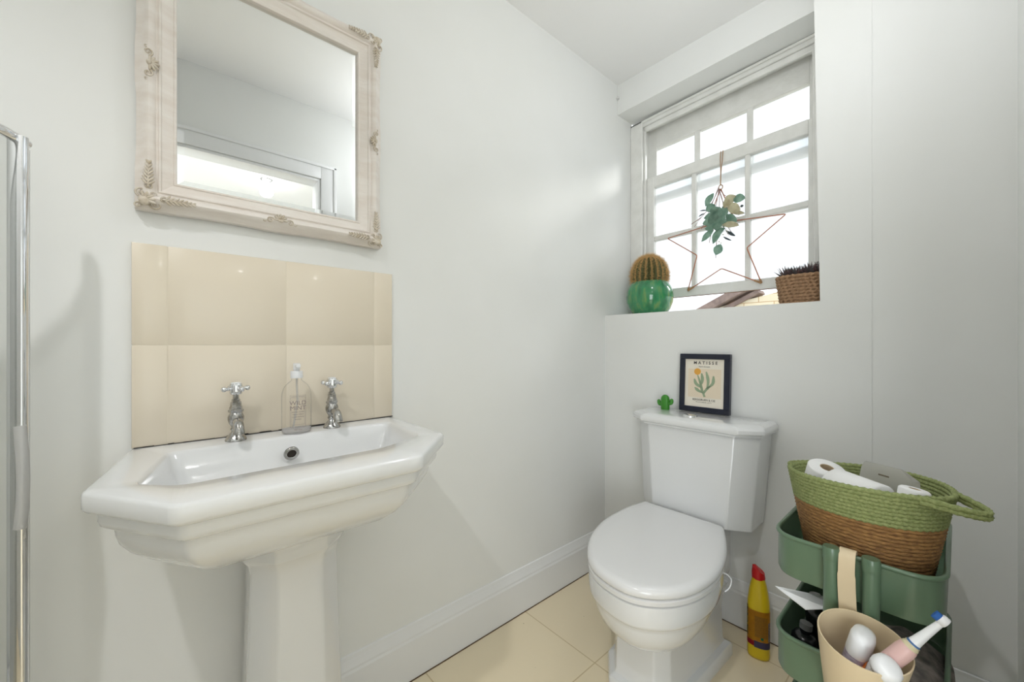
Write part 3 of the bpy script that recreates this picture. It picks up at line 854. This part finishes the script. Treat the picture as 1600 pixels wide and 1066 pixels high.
# ------------------------------------------------------------------ window sill plants
CP = thing('potted_cactus', 'round spiny barrel cactus in a glossy green glazed pot on the window sill', 'cactus', (1.765, .993, SILL))
CP.scale = (1, 1, 1.21)
b = BM()
lathe(b, [(.070, 0), (.078, .003), (.094, .022), (.106, .048), (.1095, .072), (.107, .094), (.098, .112), (.088, .124), (.084, .130), (.080, .129), (.078, .118)], seg=56, cap1=False)
mesh_obj('pot', b, M_pot, CP, 60)
b = BM(); lathe(b, [(.080, .116), (.001, .120)], seg=32, cap1=False); mesh_obj('soil', b, mat('soil', (70, 58, 46), .95), CP)
b = BM(); NR = 20; segs = NR * 8; rings = []
prof_c = [(.066, .105), (.078, .125), (.083, .145), (.083, .163), (.079, .182), (.070, .200), (.056, .215), (.038, .225), (.018, .230), (.004, .229)]
for r, z in prof_c:
    rings.append([(r * (1 - .13 * (1 - abs(math.cos(NR * .5 * 2 * PI * i / segs)) ** .8)) * math.cos(2 * PI * i / segs), r * (1 - .13 * (1 - abs(math.cos(NR * .5 * 2 * PI * i / segs)) ** .8)) * math.sin(2 * PI * i / segs), z) for i in range(segs)])
loft(b, rings)
cb_ = mesh_obj('cactus', b, M_cactus, CP, 60)
b = BM(); random.seed(5)
def spine(bm, p, dvec, L, r=.00042):
    dvec = dvec.normalized(); q = dvec.orthogonal().normalized(); w_ = dvec.cross(q)
    base = [bm.verts.new(p + (q * math.cos(a_) + w_ * math.sin(a_)) * r) for a_ in (0, 2.09, 4.19)]
    tip = bm.verts.new(p + dvec * L)
    for i in range(3): bm.faces.new((base[i], base[(i + 1) % 3], tip))
cprof = catmull([(r, z, 0) for r, z in prof_c], 3)
for k in range(NR):
    a_ = 2 * PI * k / NR
    for i, q in enumerate(cprof[3:]):
        p = Vector((q.x * math.cos(a_), q.x * math.sin(a_), q.y)); nrm3 = Vector((math.cos(a_), math.sin(a_), (q.y - .155) / .09 * .9))
        for j in range(15):
            dv = nrm3.normalized() + Vector([random.uniform(-1, 1) for _ in range(3)])
            spine(b, p, dv, random.uniform(.009, .025), .00055)
tag(mesh_obj('spines', b, M_spine, CP), 'pale golden spines', kind='stuff')

def twist_rope(bm, path, r, pitch=.012, seg=8, closed=True):
    tube(bm, path, r, seg, closed, rf=lambda s, a_: 1 + .22 * math.cos(2 * a_ + s / pitch * 2 * PI))
def superell(rx, ry, z, n_=160, p=3.4, cx_=0, cy_=0):
    return [(x + cx_, y + cy_, z_) for x, y, z_ in oval(rx, ry, z, n_, p)]
PB = thing('succulent_planter', 'brown rope planter of dark spiky succulents at the right end of the window sill', 'plant pot', (1.765, .372, SILL))
b = BM()
for k in range(9):
    f = k / 8
    twist_rope(b, superell(.066 + .006 * f, .070 + .012 * f, .0065 + k * .0118, 220, 3.0), .0072, .017)
mesh_obj('rope_basket', b, M_jute, PB, 60)
b = BM(); loft(b, [superell(.060, .066, .002, 60), superell(.066, .076, .09, 60)]); mesh_obj('liner', b, mat('soil_liner', (66, 52, 42), .95), PB)
def succulent(u, v, s):
    bm = BM()
    for k in range(30):
        a_ = k * 2.4; el = .35 + .95 * (k / 30); L = 1.35 * s * (1 - .25 * k / 30) * random.uniform(.85, 1.1)
        dv = Vector((math.cos(a_) * math.cos(el), math.sin(a_) * math.cos(el), math.sin(el)))
        p0 = Vector((u, v, .100)) + Vector((dv.x, dv.y, 0)) * .004
        side = Vector((-math.sin(a_), math.cos(a_), 0)); up = dv.cross(side) * -1
        rr = []
        for t, wd in ((0, .0032), (.3, .0042), (.65, .0028), (1, .0003)):
            c_ = p0 + dv * L * t + Vector((0, 0, .006 * t * t))
            rr.append([c_ + side * wd, c_ - up * wd * .6, c_ - side * wd, c_ + up * wd * .35])
        loft(bm, rr)
    return bm
random.seed(11)
for (u, v, s) in ((-.03, .048, .040), (-.035, .012, .038), (-.028, -.022, .042), (.012, .055, .038), (.01, .020, .044), (.008, -.014, .048), (-.02, -.05, .045), (.035, .04, .044), (.035, 0, .046), (.02, -.05, .046)):
    mesh_obj('succulent', succulent(u, v, s), M_succ, PB, 60)

# ------------------------------------------------------------------ copper star and eucalyptus
ST = thing('copper_star', 'large copper wire star hanging flat against the lower sash', 'star decoration', (1.890, .71, 1.32))
sx_ = 1.8905
star = [(.463, 1.594), (.607, 1.483), (.551, 1.324), (.710, 1.409), (.863, 1.324), (.819, 1.487), (.966, 1.597), (.772, 1.617), (.715, 1.774), (.652, 1.612)]
b = BM(); rp = []
for i, (y, z) in enumerate(star):
    p = Vector((sx_, y, z)); a_ = Vector((sx_, *star[i - 1])); c_ = Vector((sx_, *star[(i + 1) % 10]))
    rp += [p + (a_ - p).normalized() * .006, p + (a_ - p).normalized() * .0015 + (c_ - p).normalized() * .0015, p + (c_ - p).normalized() * .006]
tube(b, rp, .0024, 8, closed=True)
wpart('star_wire', b, M_copper, ST, 60)
for k in (2, 4):
    b = BM(); y, z = star[k]
    ends = [7 if (k, j) in ((2, -1), (4, 1)) else 15 for j in (-1, 1)]
    d1, d2 = [Vector((0, star[k + j][0] - y, star[k + j][1] - z)).normalized() for j in (-1, 1)]; p = Vector((sx_, y, z))
    twist_rope(b, [p + d1 * (.002 + .002 * i) for i in range(ends[0], -1, -1)] + [p + d2 * (.002 + .002 * i) for i in range(ends[1])], .0042, .006, 8, False)
    o = wpart('twine_wrap', b, M_twine, ST, 60); o['label'] = 'twine bound around a lower point'
b = BM()
tube(b, catmull([(1.897, .706, 1.945), (1.893, .708, 1.90), (1.889, .712, 1.84), (1.888, .713, 1.785)], 5), .0018, 6)
tube(b, catmull([(1.897, .716, 1.945), (1.892, .716, 1.90), (1.888, .713, 1.85), (1.888, .714, 1.785)], 5), .0018, 6)
tube(b, [(1.888 + 0 * i, .713 + .0085 * math.cos(i * PI / 8), 1.777 + .0105 * math.sin(i * PI / 8)) for i in range(16)], .0022, 6, closed=True)
o = wpart('hanging_loop', b, M_twine, ST, 60); o['label'] = 'knotted twine loop and ring'

EU = thing('eucalyptus_sprig', 'bunch of grey-green eucalyptus leaves hanging from the top point of the star', 'dried foliage', (1.875, .714, 1.77))
def E3(u, v, x=1.874):     # star-plane coordinates of the bunch in metres below the ring
    return Vector((x, u, v))
random.seed(21)
stems = [([(.714, 1.768), (.735, 1.72), (.760, 1.66), (.790, 1.60)], 0), ([(.714, 1.768), (.722, 1.70), (.735, 1.62), (.755, 1.53)], 0), ([(.714, 1.768), (.712, 1.70), (.720, 1.60), (.728, 1.455)], 0),
         ([(.714, 1.768), (.700, 1.71), (.672, 1.66), (.640, 1.60)], 0), ([(.714, 1.768), (.698, 1.70), (.690, 1.62), (.655, 1.55)], 0), ([(.714, 1.768), (.742, 1.71), (.79, 1.66), (.838, 1.635)], 0), ([(.714, 1.768), (.69, 1.73), (.655, 1.705), (.62, 1.685)], 0)]
b = BM()
for pts, _ in stems:
    P_ = catmull([E3(u, v, 1.874 - random.uniform(0, .012)) for u, v in pts], 6); tube(b, P_, .0014, 5)
for u, v in ((.838, 1.635), (.825, 1.62), (.81, 1.645)): tube(b, [E3(.79, 1.66), E3(u, v)], .0009, 4)
for (u0, v0, u1, v1) in ((.70, 1.62, .665, 1.575), (.70, 1.60, .672, 1.545), (.71, 1.56, .68, 1.58), (.64, 1.60, .618, 1.60), (.65, 1.62, .62, 1.635)): tube(b, [E3(u0, v0), E3(u1, v1)], .0009, 4)
wpart('stem', b, M_stem, EU, 60)
def leaf(bm, c_, ang, L, Wd, tw=0.0, cup=.12, x=None):
    """leaf in the y-z plane; ang measured from +y"""
    pr = [(0, .04), (.12, .45), (.32, .88), (.52, 1), (.72, .82), (.9, .42), (1, .04)]
    Rr = Matrix.Rotation(ang, 4, 'X') @ Matrix.Rotation(tw, 4, 'Y')
    rows = []
    for t, wd in pr:
        rows.append([Rr @ Vector((cup * L * (abs(k)) * .5 - .1 * L * math.sin(PI * t), (t - .5) * L, k * wd * Wd / 2)) + c_ for k in (-1, -.5, 0, .5, 1)])
    loft(bm, rows, False, False, closed=False)
def cl(u, v): # centre from photo zoom pixel (984x1066 crop of 1010..1250 x 220..480)
    return u, v
F, TH = 615., math.atan(698 / 615.)
def px(u, v, x):
    r = (u - 800) / F; q = (540 - v) / F; s_, c_ = math.sin(TH), math.cos(TH)
    t = x / (c_ + r * s_); return Vector((x, (s_ - r * c_) * t, 1.06 + q * t))
# (photo x, photo y, angle deg in picture (ccw from right), length m, width m, dx towards room)
LV = [(1108, 312, 55, .062, .040, .02), (1110, 325, 20, .045, .042, .03), (1108, 338, 5, .05, .032, .02), (1107, 347, 5, .055, .034, .035), (1109, 356, 0, .045, .030, .04), (1120, 336, 70, .07, .055, .045), (1121, 350, 80, .06, .050, .05),
      (1105, 368, 40, .070, .030, .03), (1120, 368, 60, .075, .040, .045), (1124, 362, 30, .05, .035, .02), (1122, 390, 65, .050, .040, .03), (1154, 310, -10, .052, .042, .03), (1142, 341, -40, .06, .036, .04), (1132, 330, -70, .05, .03, .02),
      (1114, 342, 30, .05, .04, .055), (1126, 342, 100, .055, .04, .03), (1134, 348, 60, .04, .03, .03), (1116, 330, 40, .045, .038, .05)]
b = BM()
for (u, v, a_, L, Wd, dx) in LV: leaf(b, px(u, v, 1.882 - dx), PI - math.radians(a_), L, Wd, random.uniform(-.4, .4))
bmesh.ops.solidify(b, geom=b.faces[:], thickness=.0006); wpart('leaves', b, M_leaf, EU, 60)
LV2 = [(1140, 312, 20, .055, .045, .03), (1146, 325, -30, .06, .045, .035), (1141, 351, -15, .07, .030, .05), (1135, 318, 60, .04, .03, .05), (1152, 332, -20, .06, .02, .01)]
b = BM()
for (u, v, a_, L, Wd, dx) in LV2: leaf(b, px(u, v, 1.882 - dx), PI - math.radians(a_), L, Wd, random.uniform(-.3, .3))
bmesh.ops.solidify(b, geom=b.faces[:], thickness=.0006); o = wpart('dried_leaves', b, M_leaf2, EU, 60); o['label'] = 'dried cream leaves'
b = BM()
for (u, v, a_, L, Wd, dx) in [(1142, 365, -40, .045, .014, .02), (1136, 373, -35, .045, .008, .02), (1096, 336, 200, .03, .008, .01), (1159, 322, 10, .015, .012, .02), (1099, 329, 170, .035, .007, .01)]: leaf(b, px(u, v, 1.882 - dx), PI - math.radians(a_), L, Wd, .2)
bmesh.ops.solidify(b, geom=b.faces[:], thickness=.0005); o = wpart('narrow_leaves', b, mat('grey_leaf', (98, 108, 112), .7), EU, 60); o['label'] = 'narrow dark grey leaves'
b = BM()
for k in range(16):
    c_ = px(1128 + random.uniform(-8, 9), 358 + random.uniform(-8, 22), 1.87); bmesh.ops.create_icosphere(b, subdivisions=1, radius=.0028, matrix=Matrix.Translation(c_))
wpart('seed_buds', b, M_leaf2, EU, 60)

# ------------------------------------------------------------------ bleach bottle
BL = thing('bleach_bottle', 'yellow bleach bottle with red cap standing between toilet and trolley', 'bottle', (1.520, .452, 0), math.radians(-74))
b = BM()
loft(b, [oval(.030, .020, 0), oval(.0345, .024, .004), oval(.036, .025, .012), oval(.036, .025, .155), oval(.035, .0245, .19), oval(.031, .023, .22), oval(.026, .0205, .245), oval(.0215, .018, .262), oval(.0205, .0175, .268)])
mesh_obj('bottle', b, M_yel, BL, 60)
BL.scale = (.92, 1, 1)
b = BM()
R1 = oval(.0215, .0185, .266, p=2); R2 = [(x * 1.02 , y * 1.02, z + .012 + (-.35 * x)) for x, y, z in R1]; R3 = [(x * .9 + .0, y * .9, z + .030 + (-.5 * x)) for x, y, z in R1]; R4 = [(x * .5, y * .5, z + .033 - .5 * x) for x, y, z in R1]
loft(b, [R1, R2, R3, R4]); mesh_obj('cap', b, M_red, BL, 60)
def band(name, z0, z1, a0, a1, m, k=1.012, parent=BL):
    bm = BM(); n_ = 14; r0, r1 = [], []
    for i in range(n_ + 1):
        a_ = a0 + (a1 - a0) * i / n_; c_, s_ = math.cos(a_), math.sin(a_); p = 2.4
        x = .036 * k * math.copysign(abs(c_) ** (2 / p), c_); y = .025 * k * math.copysign(abs(s_) ** (2 / p), s_)
        r0.append((x, y, z0)); r1.append((x, y, z1))
    loft(bm, [r0, r1], False, False, closed=False); bmesh.ops.solidify(bm, geom=bm.faces[:], thickness=.0003)
    return mesh_obj(name, bm, m, parent, 60)
lbm = band('label', .062, .165, PI * .84, PI * 1.98, mat('orange_label', (222, 158, 30), .4, var=(206, 140, 30), vscale=60)); lbm['label'] = 'orange printed label'
band('label_band', .045, .062, PI * .84, PI * 1.40, mat('red_band', (176, 26, 44), .4), parent=lbm)
band('label_band', .042, .064, PI * 1.40, PI * 1.93, mat('violet_band', (92, 84, 116), .4), 1.016, lbm)
band('label_band', .078, .148, PI * 1.42, PI * 1.76, mat('brown_print_block', (168, 116, 34), .5, var=(206, 150, 50), vscale=260, stretch=(1, 1, 6)), 1.018, lbm)
band('label_band', .066, .13, PI * 1.79, PI * 1.93, mat('pale_print_block', (196, 182, 170), .5, var=(110, 92, 84), vscale=300), 1.018, lbm)
band('label_band', .072, .175, PI * 1.04, PI * 1.17, mat('dark_print', (60, 62, 50), .5, var=(210, 176, 40), vscale=130), 1.018, lbm)
band('label_band', .071, .079, PI * 1.55, PI * 1.62, mat('green_mark', (30, 140, 90), .5), 1.02, lbm)

# ------------------------------------------------------------------ trolley
TR = thing('storage_trolley', 'sage green metal storage trolley with rounded trays standing against the right wall', 'trolley', (1.20, .13, 0))
TX0, TX1, TY0, TY1 = 1.005, 1.395, .014, .272
def rr(d, z, r=.055):
    P_ = [(TX0 + d, TY0 + d), (TX1 - d, TY0 + d), (TX1 - d, TY1 - d), (TX0 + d, TY1 - d)]
    return at(round_poly(P_, r - d * .5, 8), z)
for k, zr in enumerate((.648, .432, .215)):
    b = BM(); hgt = .09
    loft(b, [rr(.012, zr - hgt), rr(.003, zr - hgt + .004), rr(0, zr - hgt + .012), rr(0, zr), rr(.0025, zr), rr(.0025, zr - hgt + .014), rr(.006, zr - hgt + .007), rr(.014, zr - hgt + .004)])
    ty = wpart('tray', b, M_green_m, TR, 40)
    b = BM(); tube(b, [Vector(p) for p in rr(0, zr)], .0045, 10, closed=True)
    mesh_obj('rim', b, M_green_m, ty, 60, offset=TR.location)
for xx in (TX0 - .010, TX1 + .010):
    for yy in (.168, .109):
        b = BM(); tube(b, [(xx, yy, .05), (xx, yy, .655)], .0128, 20)
        po = wpart('post', b, M_green_m, TR, 50)
        b = BM(); lathe(b, [(.0136, .636), (.0140, .638), (.0140, .657), (.0128, .660), (.001, .6605)], c=(xx, yy, 0), seg=24)
        mesh_obj('post_cap', b, M_green_m, po, 50, offset=TR.location)
for xx in (TX0 + .01, TX1 - .01):
    for yy in (.05, .22):
        b = BM(); tube(b, [(xx, yy - .009, .025), (xx, yy + .009, .025)], .025, 20); tube(b, [(xx, yy, .03), (xx, yy, .127)], .008, 10)
        wpart('castor', b, M_darkplastic, TR, 50)

# basket in the top tray -------------------------------------------------
BC = Vector((1.131, .138)); ang = math.atan2(.286 - .005, 1.207 - 1.05)       # long axis direction
BK = thing('storage_basket', 'oval woven basket, green rim over brown seagrass, standing in the top trolley tray', 'basket', (BC.x, BC.y, .5645), ang)
def brr(fr, z, ext=0.0, n_=200):
    a_, c_ = .100 + .041 * fr, .078 + .036 * fr; out = []
    for i in range(n_):
        t = 2 * PI * i / n_; x = a_ * math.cos(t); y = c_ * math.sin(t)
        e = abs(math.cos(t)) ** 14
        x += math.copysign(ext * e, x); y *= (1 - .0 * e)
        out.append((x, y, z))
    return out
HB = .215
def sag(P_, fr):   # rim: ends lower at the camera side, higher at the far end
    return [(x, y, z + fr * (-.012 * (x / .16) * 1 + .006 * (1 - (x / .16) ** 2))) for x, y, z in P_]
b = BM(); n1 = 20
for k in range(n1):
    fr = k / 30 * 1.0; z = .006 + k * (HB / 30)
    tube(b, sag(brr(fr, z), fr), .0050, 7, closed=True, rf=lambda s, a_: 1 + .10 * math.cos(2 * a_ + s / .02 * 2 * PI))
loft(b, [brr(-.02, .001, 0, 60), brr(-.02, .006, 0, 60)])
mesh_obj('seagrass_body', b, M_brown_r, BK, 70)
b = BM()
for k in range(n1, 29):
    fr = k / 30; z = .006 + k * (HB / 30); ext = 0 if k < 26 else (.002 + .002 * (k - 26))
    tube(b, sag(brr(fr, z, ext), fr), .0050, 7, closed=True, rf=lambda s, a_, q=k: 1 + .20 * math.cos(2 * a_ + (1 if q % 2 else -1) * s / .011 * 2 * PI))
o = mesh_obj('green_rim', b, M_green_r, BK, 70); o['label'] = 'green plaited rope rim'
for (x0, s_) in ((.130, 1), (-.130, -1)):
    b = BM()
    L = .066 if s_ < 0 else .030; HZ = HB + (.008 if s_ < 0 else -.008)
    for zo in (0, .0075):
        tube(b, catmull([(x0, .045, HZ - .012 + zo), (x0 + s_ * L * .7, .024, HZ - .016 + zo), (x0 + s_ * L, 0, HZ - .018 + zo), (x0 + s_ * L * .7, -.024, HZ - .016 + zo), (x0, -.045, HZ - .012 + zo)], 8), .0048, 8, rf=lambda s, a_: 1 + .2 * math.cos(2 * a_ + s / .011 * 2 * PI))
    mesh_obj('handle', b, M_green_r, BK, 70)
# contents
def roll(name, lab, loc, rot, r=.052, h=.098, hole=.021, group='toilet rolls in the basket'):
    t = thing(name, lab, 'toilet roll', loc, group=group, rot=rot)
    b = BM(); lathe(b, [(hole, -h / 2), (r - .003, -h / 2), (r, -h / 2 + .003), (r, h / 2 - .003), (r - .003, h / 2), (hole, h / 2), (hole, -h / 2)], seg=44, cap0=False, cap1=False)
    mesh_obj('paper', b, M_paper, t, 50)
    b = BM(); lathe(b, [(hole, -h / 2 + .0005), (hole, h / 2 - .0005), (hole - .0015, h / 2 - .0005), (hole - .0015, -h / 2 + .0005), (hole, -h / 2 + .0005)], seg=30, cap0=False, cap1=False)
    mesh_obj('core', b, mat('card', (196, 176, 146), .9), t, 60)
    return t
roll('toilet_roll', 'white toilet roll lying at the left end of the basket', (1.174, .2148, .732), (.25, -.25, 0), .037, .090, .014)
roll('toilet_roll', 'white toilet roll in the middle of the basket, nearest the front rim', (1.100, .144, .737), (0, PI / 2 - .06, 1.06), .046, .095)
roll('toilet_roll', 'white toilet roll standing at the right end of the basket', (1.080, .062, .734), (.12, .1, 0), .023, .10, .009)
PK = thing('plastic_packet', 'clear crinkled plastic packet tucked against the back of the basket', 'packet', (1.162, .100, .738), rot=(0, .12, -.51))
b = BM(); loft(b, [[(-.012, -.05, -.06), (.012, -.05, -.06), (.012, .05, -.06), (-.012, .05, -.06)], [(-.014, -.052, .0), (.014, -.052, .0), (.014, .052, 0), (-.014, .052, 0)], [(-.010, -.046, .045), (.010, -.046, .045), (.010, .050, .048), (-.010, .050, .048)], [(-.002, -.020, .062), (.002, -.020, .062), (.002, .05, .060), (-.002, .05, .060)]])
mesh_obj('packet', b, clear_mat('packet_film', (.9, .89, .86), milk=.75, milkcol=(.84, .83, .80)), PK, 30)
b = BM(); box(b, -.0150, -.0142, -.008, .012, .040, .043); mesh_obj('slot', b, mat('slot_print', (110, 100, 84), .8), PK)

# hanging cup -------------------------------------------------------------
CU = thing('hanging_cup', 'beige plastic cup with a strap hooked over the front of the trolley', 'cup', (.925, .118, .425))
rim_c = Vector((.912, .110, .546)); axis = Vector((-.20, -.10, 1)).normalized()
qrot = Vector((0, 0, 1)).rotation_difference(axis).to_matrix().to_4x4()
MC = Matrix.Translation(rim_c) @ qrot
b = BM()
lathe(b, [(.044, -.120), (.047, -.118), (.052, -.085), (.0600, -.03), (.0635, 0), (.0635, .002), (.0615, .002), (.0610, 0), (.0575, -.03), (.050, -.085), (.044, -.115), (.001, -.116)], seg=48, M=MC, cap1=False)
wpart('cup', b, M_beige, CU, 60)
b = BM()
sp = [(.984, .140, .530), (.985, .142, .570), (.984, .143, .610), (.986, .143, .640), (.992, .143, .655), (1.002, .143, .661), (1.012, .143, .655), (1.014, .143, .640), (1.014, .143, .625)]
spc = catmull(sp, 6); rows = []
for i, p in enumerate(spc):
    wdt = .0135 if i < 14 else .0125
    t = (spc[min(i + 1, len(spc) - 1)] - spc[max(i - 1, 0)]).normalized(); nn = t.cross(Vector((0, 1, 0))).normalized() * .0012
    rows.append([p + Vector((0, wdt, 0)) + nn, p + Vector((0, -wdt, 0)) + nn, p + Vector((0, -wdt, 0)) - nn, p + Vector((0, wdt, 0)) - nn])
loft(b, rows); wpart('strap', b, M_beige, CU, 40)
# things in the cup
def axis_thing(name, lab, cat, p0, p1):
    p0, p1 = Vector(p0), Vector(p1); t = thing(name, lab, cat, p0)
    t.rotation_euler = Vector((0, 0, 1)).rotation_difference((p1 - p0).normalized()).to_euler(); return t
TB = axis_thing('electric_toothbrush', 'pink handled electric toothbrush with white head leaning out of the beige cup', 'toothbrush', (.894, .106, .490), (.926, .0105, .632))
b = BM(); lathe(b, [(.010, 0), (.0125, .004), (.0135, .03), (.0135, .085), (.0125, .093), (.0110, .096)], seg=28); mesh_obj('handle', b, mat('pink_plastic', (222, 184, 178), .4), TB, 60)
b = BM(); lathe(b, [(.0112, .096), (.0112, .099), (.0100, .100), (.0100, .103)], seg=28); mesh_obj('ring', b, mat('cream_ring', (214, 204, 170), .4), TB, 50)
b = BM(); lathe(b, [(.0085, .103), (.0075, .112), (.0062, .130), (.0052, .150), (.0048, .158)], seg=24); nk = mesh_obj('neck', b, M_white, TB, 60)
b = BM(); lathe(b, [(.0088, .1035), (.0090, .105), (.0087, .1065)], seg=24); mesh_obj('ring', b, mat('blue_ring', (70, 110, 160), .4), nk, 60)
b = BM(); lathe(b, [(.0075, -.005), (.0085, -.003), (.0085, .003), (.0075, .005)], c=(0, 0, .164), seg=22, ax='y'); mesh_obj('head', b, M_white, nk, 50)
b = BM(); lathe(b, [(.0068, .005), (.0068, .012)], c=(0, 0, .164), seg=18, ax='y'); mesh_obj('bristles', b, mat('blue_bristles', (40, 96, 170), .7), nk, 50)
DT = axis_thing('deodorant_stick', 'white rounded cap bottle with lilac print inside the beige cup', 'toiletry bottle', (.925, .135, .450), (.922, .108, .560))
b = BM(); loft(b, [oval(.024, .015, 0, p=2.2), oval(.027, .017, .004, p=2.2), oval(.027, .017, .070, p=2.2)]); mesh_obj('bottle', b, mat('lilac_plastic', (206, 200, 216), .4, var=(160, 150, 180), vscale=90, stretch=(1, 1, 4)), DT, 60)
b = BM(); loft(b, [oval(.0275, .0175, .070, p=2.2), oval(.0275, .0175, .098, p=2.2), oval(.025, .0155, .106, p=2.2), oval(.014, .008, .110, p=2.2), oval(.003, .002, .111, p=2.2)]); mesh_obj('cap', b, M_white, DT, 60)
TP = axis_thing('toothpaste_tube', 'white toothpaste tube with orange stripe and round cap at the front of the beige cup', 'toothpaste', (.905, .128, .462), (.873, .072, .545))
b = BM(); loft(b, [[(-.018, -.001, 0), (.018, -.001, 0), (.018, .001, 0), (-.018, .001, 0)] , [(-.017, -.008, .04), (.017, -.008, .04), (.017, .008, .04), (-.017, .008, .04)], [(-.012, -.012, .082), (.012, -.012, .082), (.012, .012, .082), (-.012, .012, .082)]]); mesh_obj('tube', b, M_white, TP, 60)
b = BM(); loft(b, [[(-.0175, -.0084, .040), (.0175, -.0084, .040), (.0175, .0084, .040), (-.0175, .0084, .040)], [(-.0145, -.0110, .062), (.0145, -.0110, .062), (.0145, .0110, .062), (-.0145, .0110, .062)]], False, False); mesh_obj('stripe', b, mat('orange_stripe', (224, 120, 36), .4), TP)
b = BM(); lathe(b, [(.013, .082), (.0185, .085), (.020, .092), (.019, .102), (.014, .107), (.005, .1085)], seg=30); mesh_obj('cap', b, M_white, TP, 60)

# middle tray contents ----------------------------------------------------
LF = thing('leaflet', 'folded white printed leaflet poking out of the left of the middle tray', 'leaflet', (1.09, .25, .44))
def PX(u, v, t):
    r = (u - 800) / F; q = (540 - v) / F; s_, c_ = math.sin(TH), math.cos(TH); return Vector(((c_ + r * s_) * t, (s_ - r * c_) * t, 1.06 + q * t))
A_, B2, C_, D_ = PX(1211, 916, .86), PX(1259, 953, .81), PX(1296, 952, .80), PX(1296, 934, .84)
b = BM(); n3 = (B2 - A_).cross(D_ - A_).normalized() * .0006
loft(b, [[A_ + n3, B2 + n3, C_ + n3, D_ + n3], [A_ - n3, B2 - n3, C_ - n3, D_ - n3]])
wpart('paper', b, M_white, LF)
e1 = (D_ - A_).normalized(); nn = n3.normalized()
if nn.dot(-A_ + Vector((0, 0, 1.06))) < 0: nn = -nn
e2 = nn.cross(e1)
for k, (fs, fu) in enumerate(((.24, .20), (.36, .25), (.48, .30), (.6, .34), (.72, .36))):
    p = A_.lerp(D_, fs) - Vector(LF.location); dn = -e2 if (B2 - A_).dot(e2) < 0 else e2
    p = p + dn * (.010 + .004 * k) + nn * .0009
    Mt = Matrix(((e1.x, e2.x, nn.x, p.x), (e1.y, e2.y, nn.y, p.y), (e1.z, e2.z, nn.z, p.z), (0, 0, 0, 1)))
    text_mesh('print', 'iiiiililili'[:5 + k], .007, mat('blue_ink', (90, 100, 124), .7), LF, Mt)
for i, (x, y, z, r, h, tiltx, lab) in enumerate([(1.075, .235, .352, .024, .075, .1, 'dark glossy bottle lying at the left of the middle tray'), (1.15, .215, .352, .022, .105, -.1, 'dark bottle behind the leaflet in the middle tray')]):
    t = thing('dark_bottle', lab, 'bottle', (x, y, z), rot=(tiltx, .1, 0), group='dark bottles in the middle tray')
    b = BM(); lathe(b, [(r - .002, 0), (r, .003), (r, h * .7), (r * .8, h * .8), (r * .4, h * .84), (r * .4, h)], seg=26); mesh_obj('bottle', b, M_darkplastic, t, 60)
    b = BM(); lathe(b, [(r * .5, h * .95), (r * .5, h * 1.12)], seg=20); mesh_obj('cap', b, mat('grey_cap', (120, 120, 120), .3), t, 50)
t = thing('patterned_pouch', 'grey patterned fabric pouch in the middle tray behind the beige cup', 'pouch', (1.15, .08, .347))
b = BM(); loft(b, [rr_ for rr_ in ([superell(.09, .07, 0, 40), superell(.098, .078, .02, 40), superell(.095, .075, .06, 40), superell(.07, .045, .085, 40), superell(.06, .01, .098, 40)])])
mesh_obj('pouch', b, mat('pouch_fabric', (92, 88, 84), .9, bump=.5, bscale=120, var=(150, 140, 132), vscale=40), t, 60)

# ------------------------------------------------------------------ added ceiling fitting for the fill lamp, out of view
t = thing('fill_pendant', 'small white ceiling rose and short pendant, added out of view for the fill lamp over the toilet side', 'light', (FILL_LAMP[0], FILL_LAMP[1], ZC))
b = BM(); lathe(b, [(.05, -.001), (.048, -.014), (.030, -.022), (.016, -.026), (.010, -.030), (.010, -.150), (.016, -.155), (.016, -.175), (.001, -.176)], seg=32); mesh_obj('rose', b, M_white, t, 40)
# ------------------------------------------------------------------ ceiling downlights
M_emit = bpy.data.materials.new('lamp_glow'); M_emit.use_nodes = True
_b = M_emit.node_tree.nodes['Principled BSDF']; _b.inputs['Emission Color'].default_value = (1, .97, .92, 1); _b.inputs['Emission Strength'].default_value = 12
for i, (x, y, lab) in enumerate([(SPOTS[0][0], SPOTS[0][1], 'recessed downlight over the shower side of the small room'),
                                 (HALL[0][0], HALL[0][1], 'recessed hall downlight reflected in the mirror'), (HALL[1][0], HALL[1][1], 'recessed hall downlight away from the mirror view')]):
    t = thing('ceiling_downlight', lab, 'light', (x, y, ZC), group='recessed downlights')
    b = BM(); lathe(b, [(.030, -.001), (.030, -.004), (.043, -.005), (.045, -.001)], seg=32, cap0=False, cap1=False); mesh_obj('bezel', b, M_chrome, t, 50)
    b = BM(); lathe(b, [(.030, -.002), (.001, -.0022)], seg=28, cap0=False); mesh_obj('bulb', b, M_emit, t)
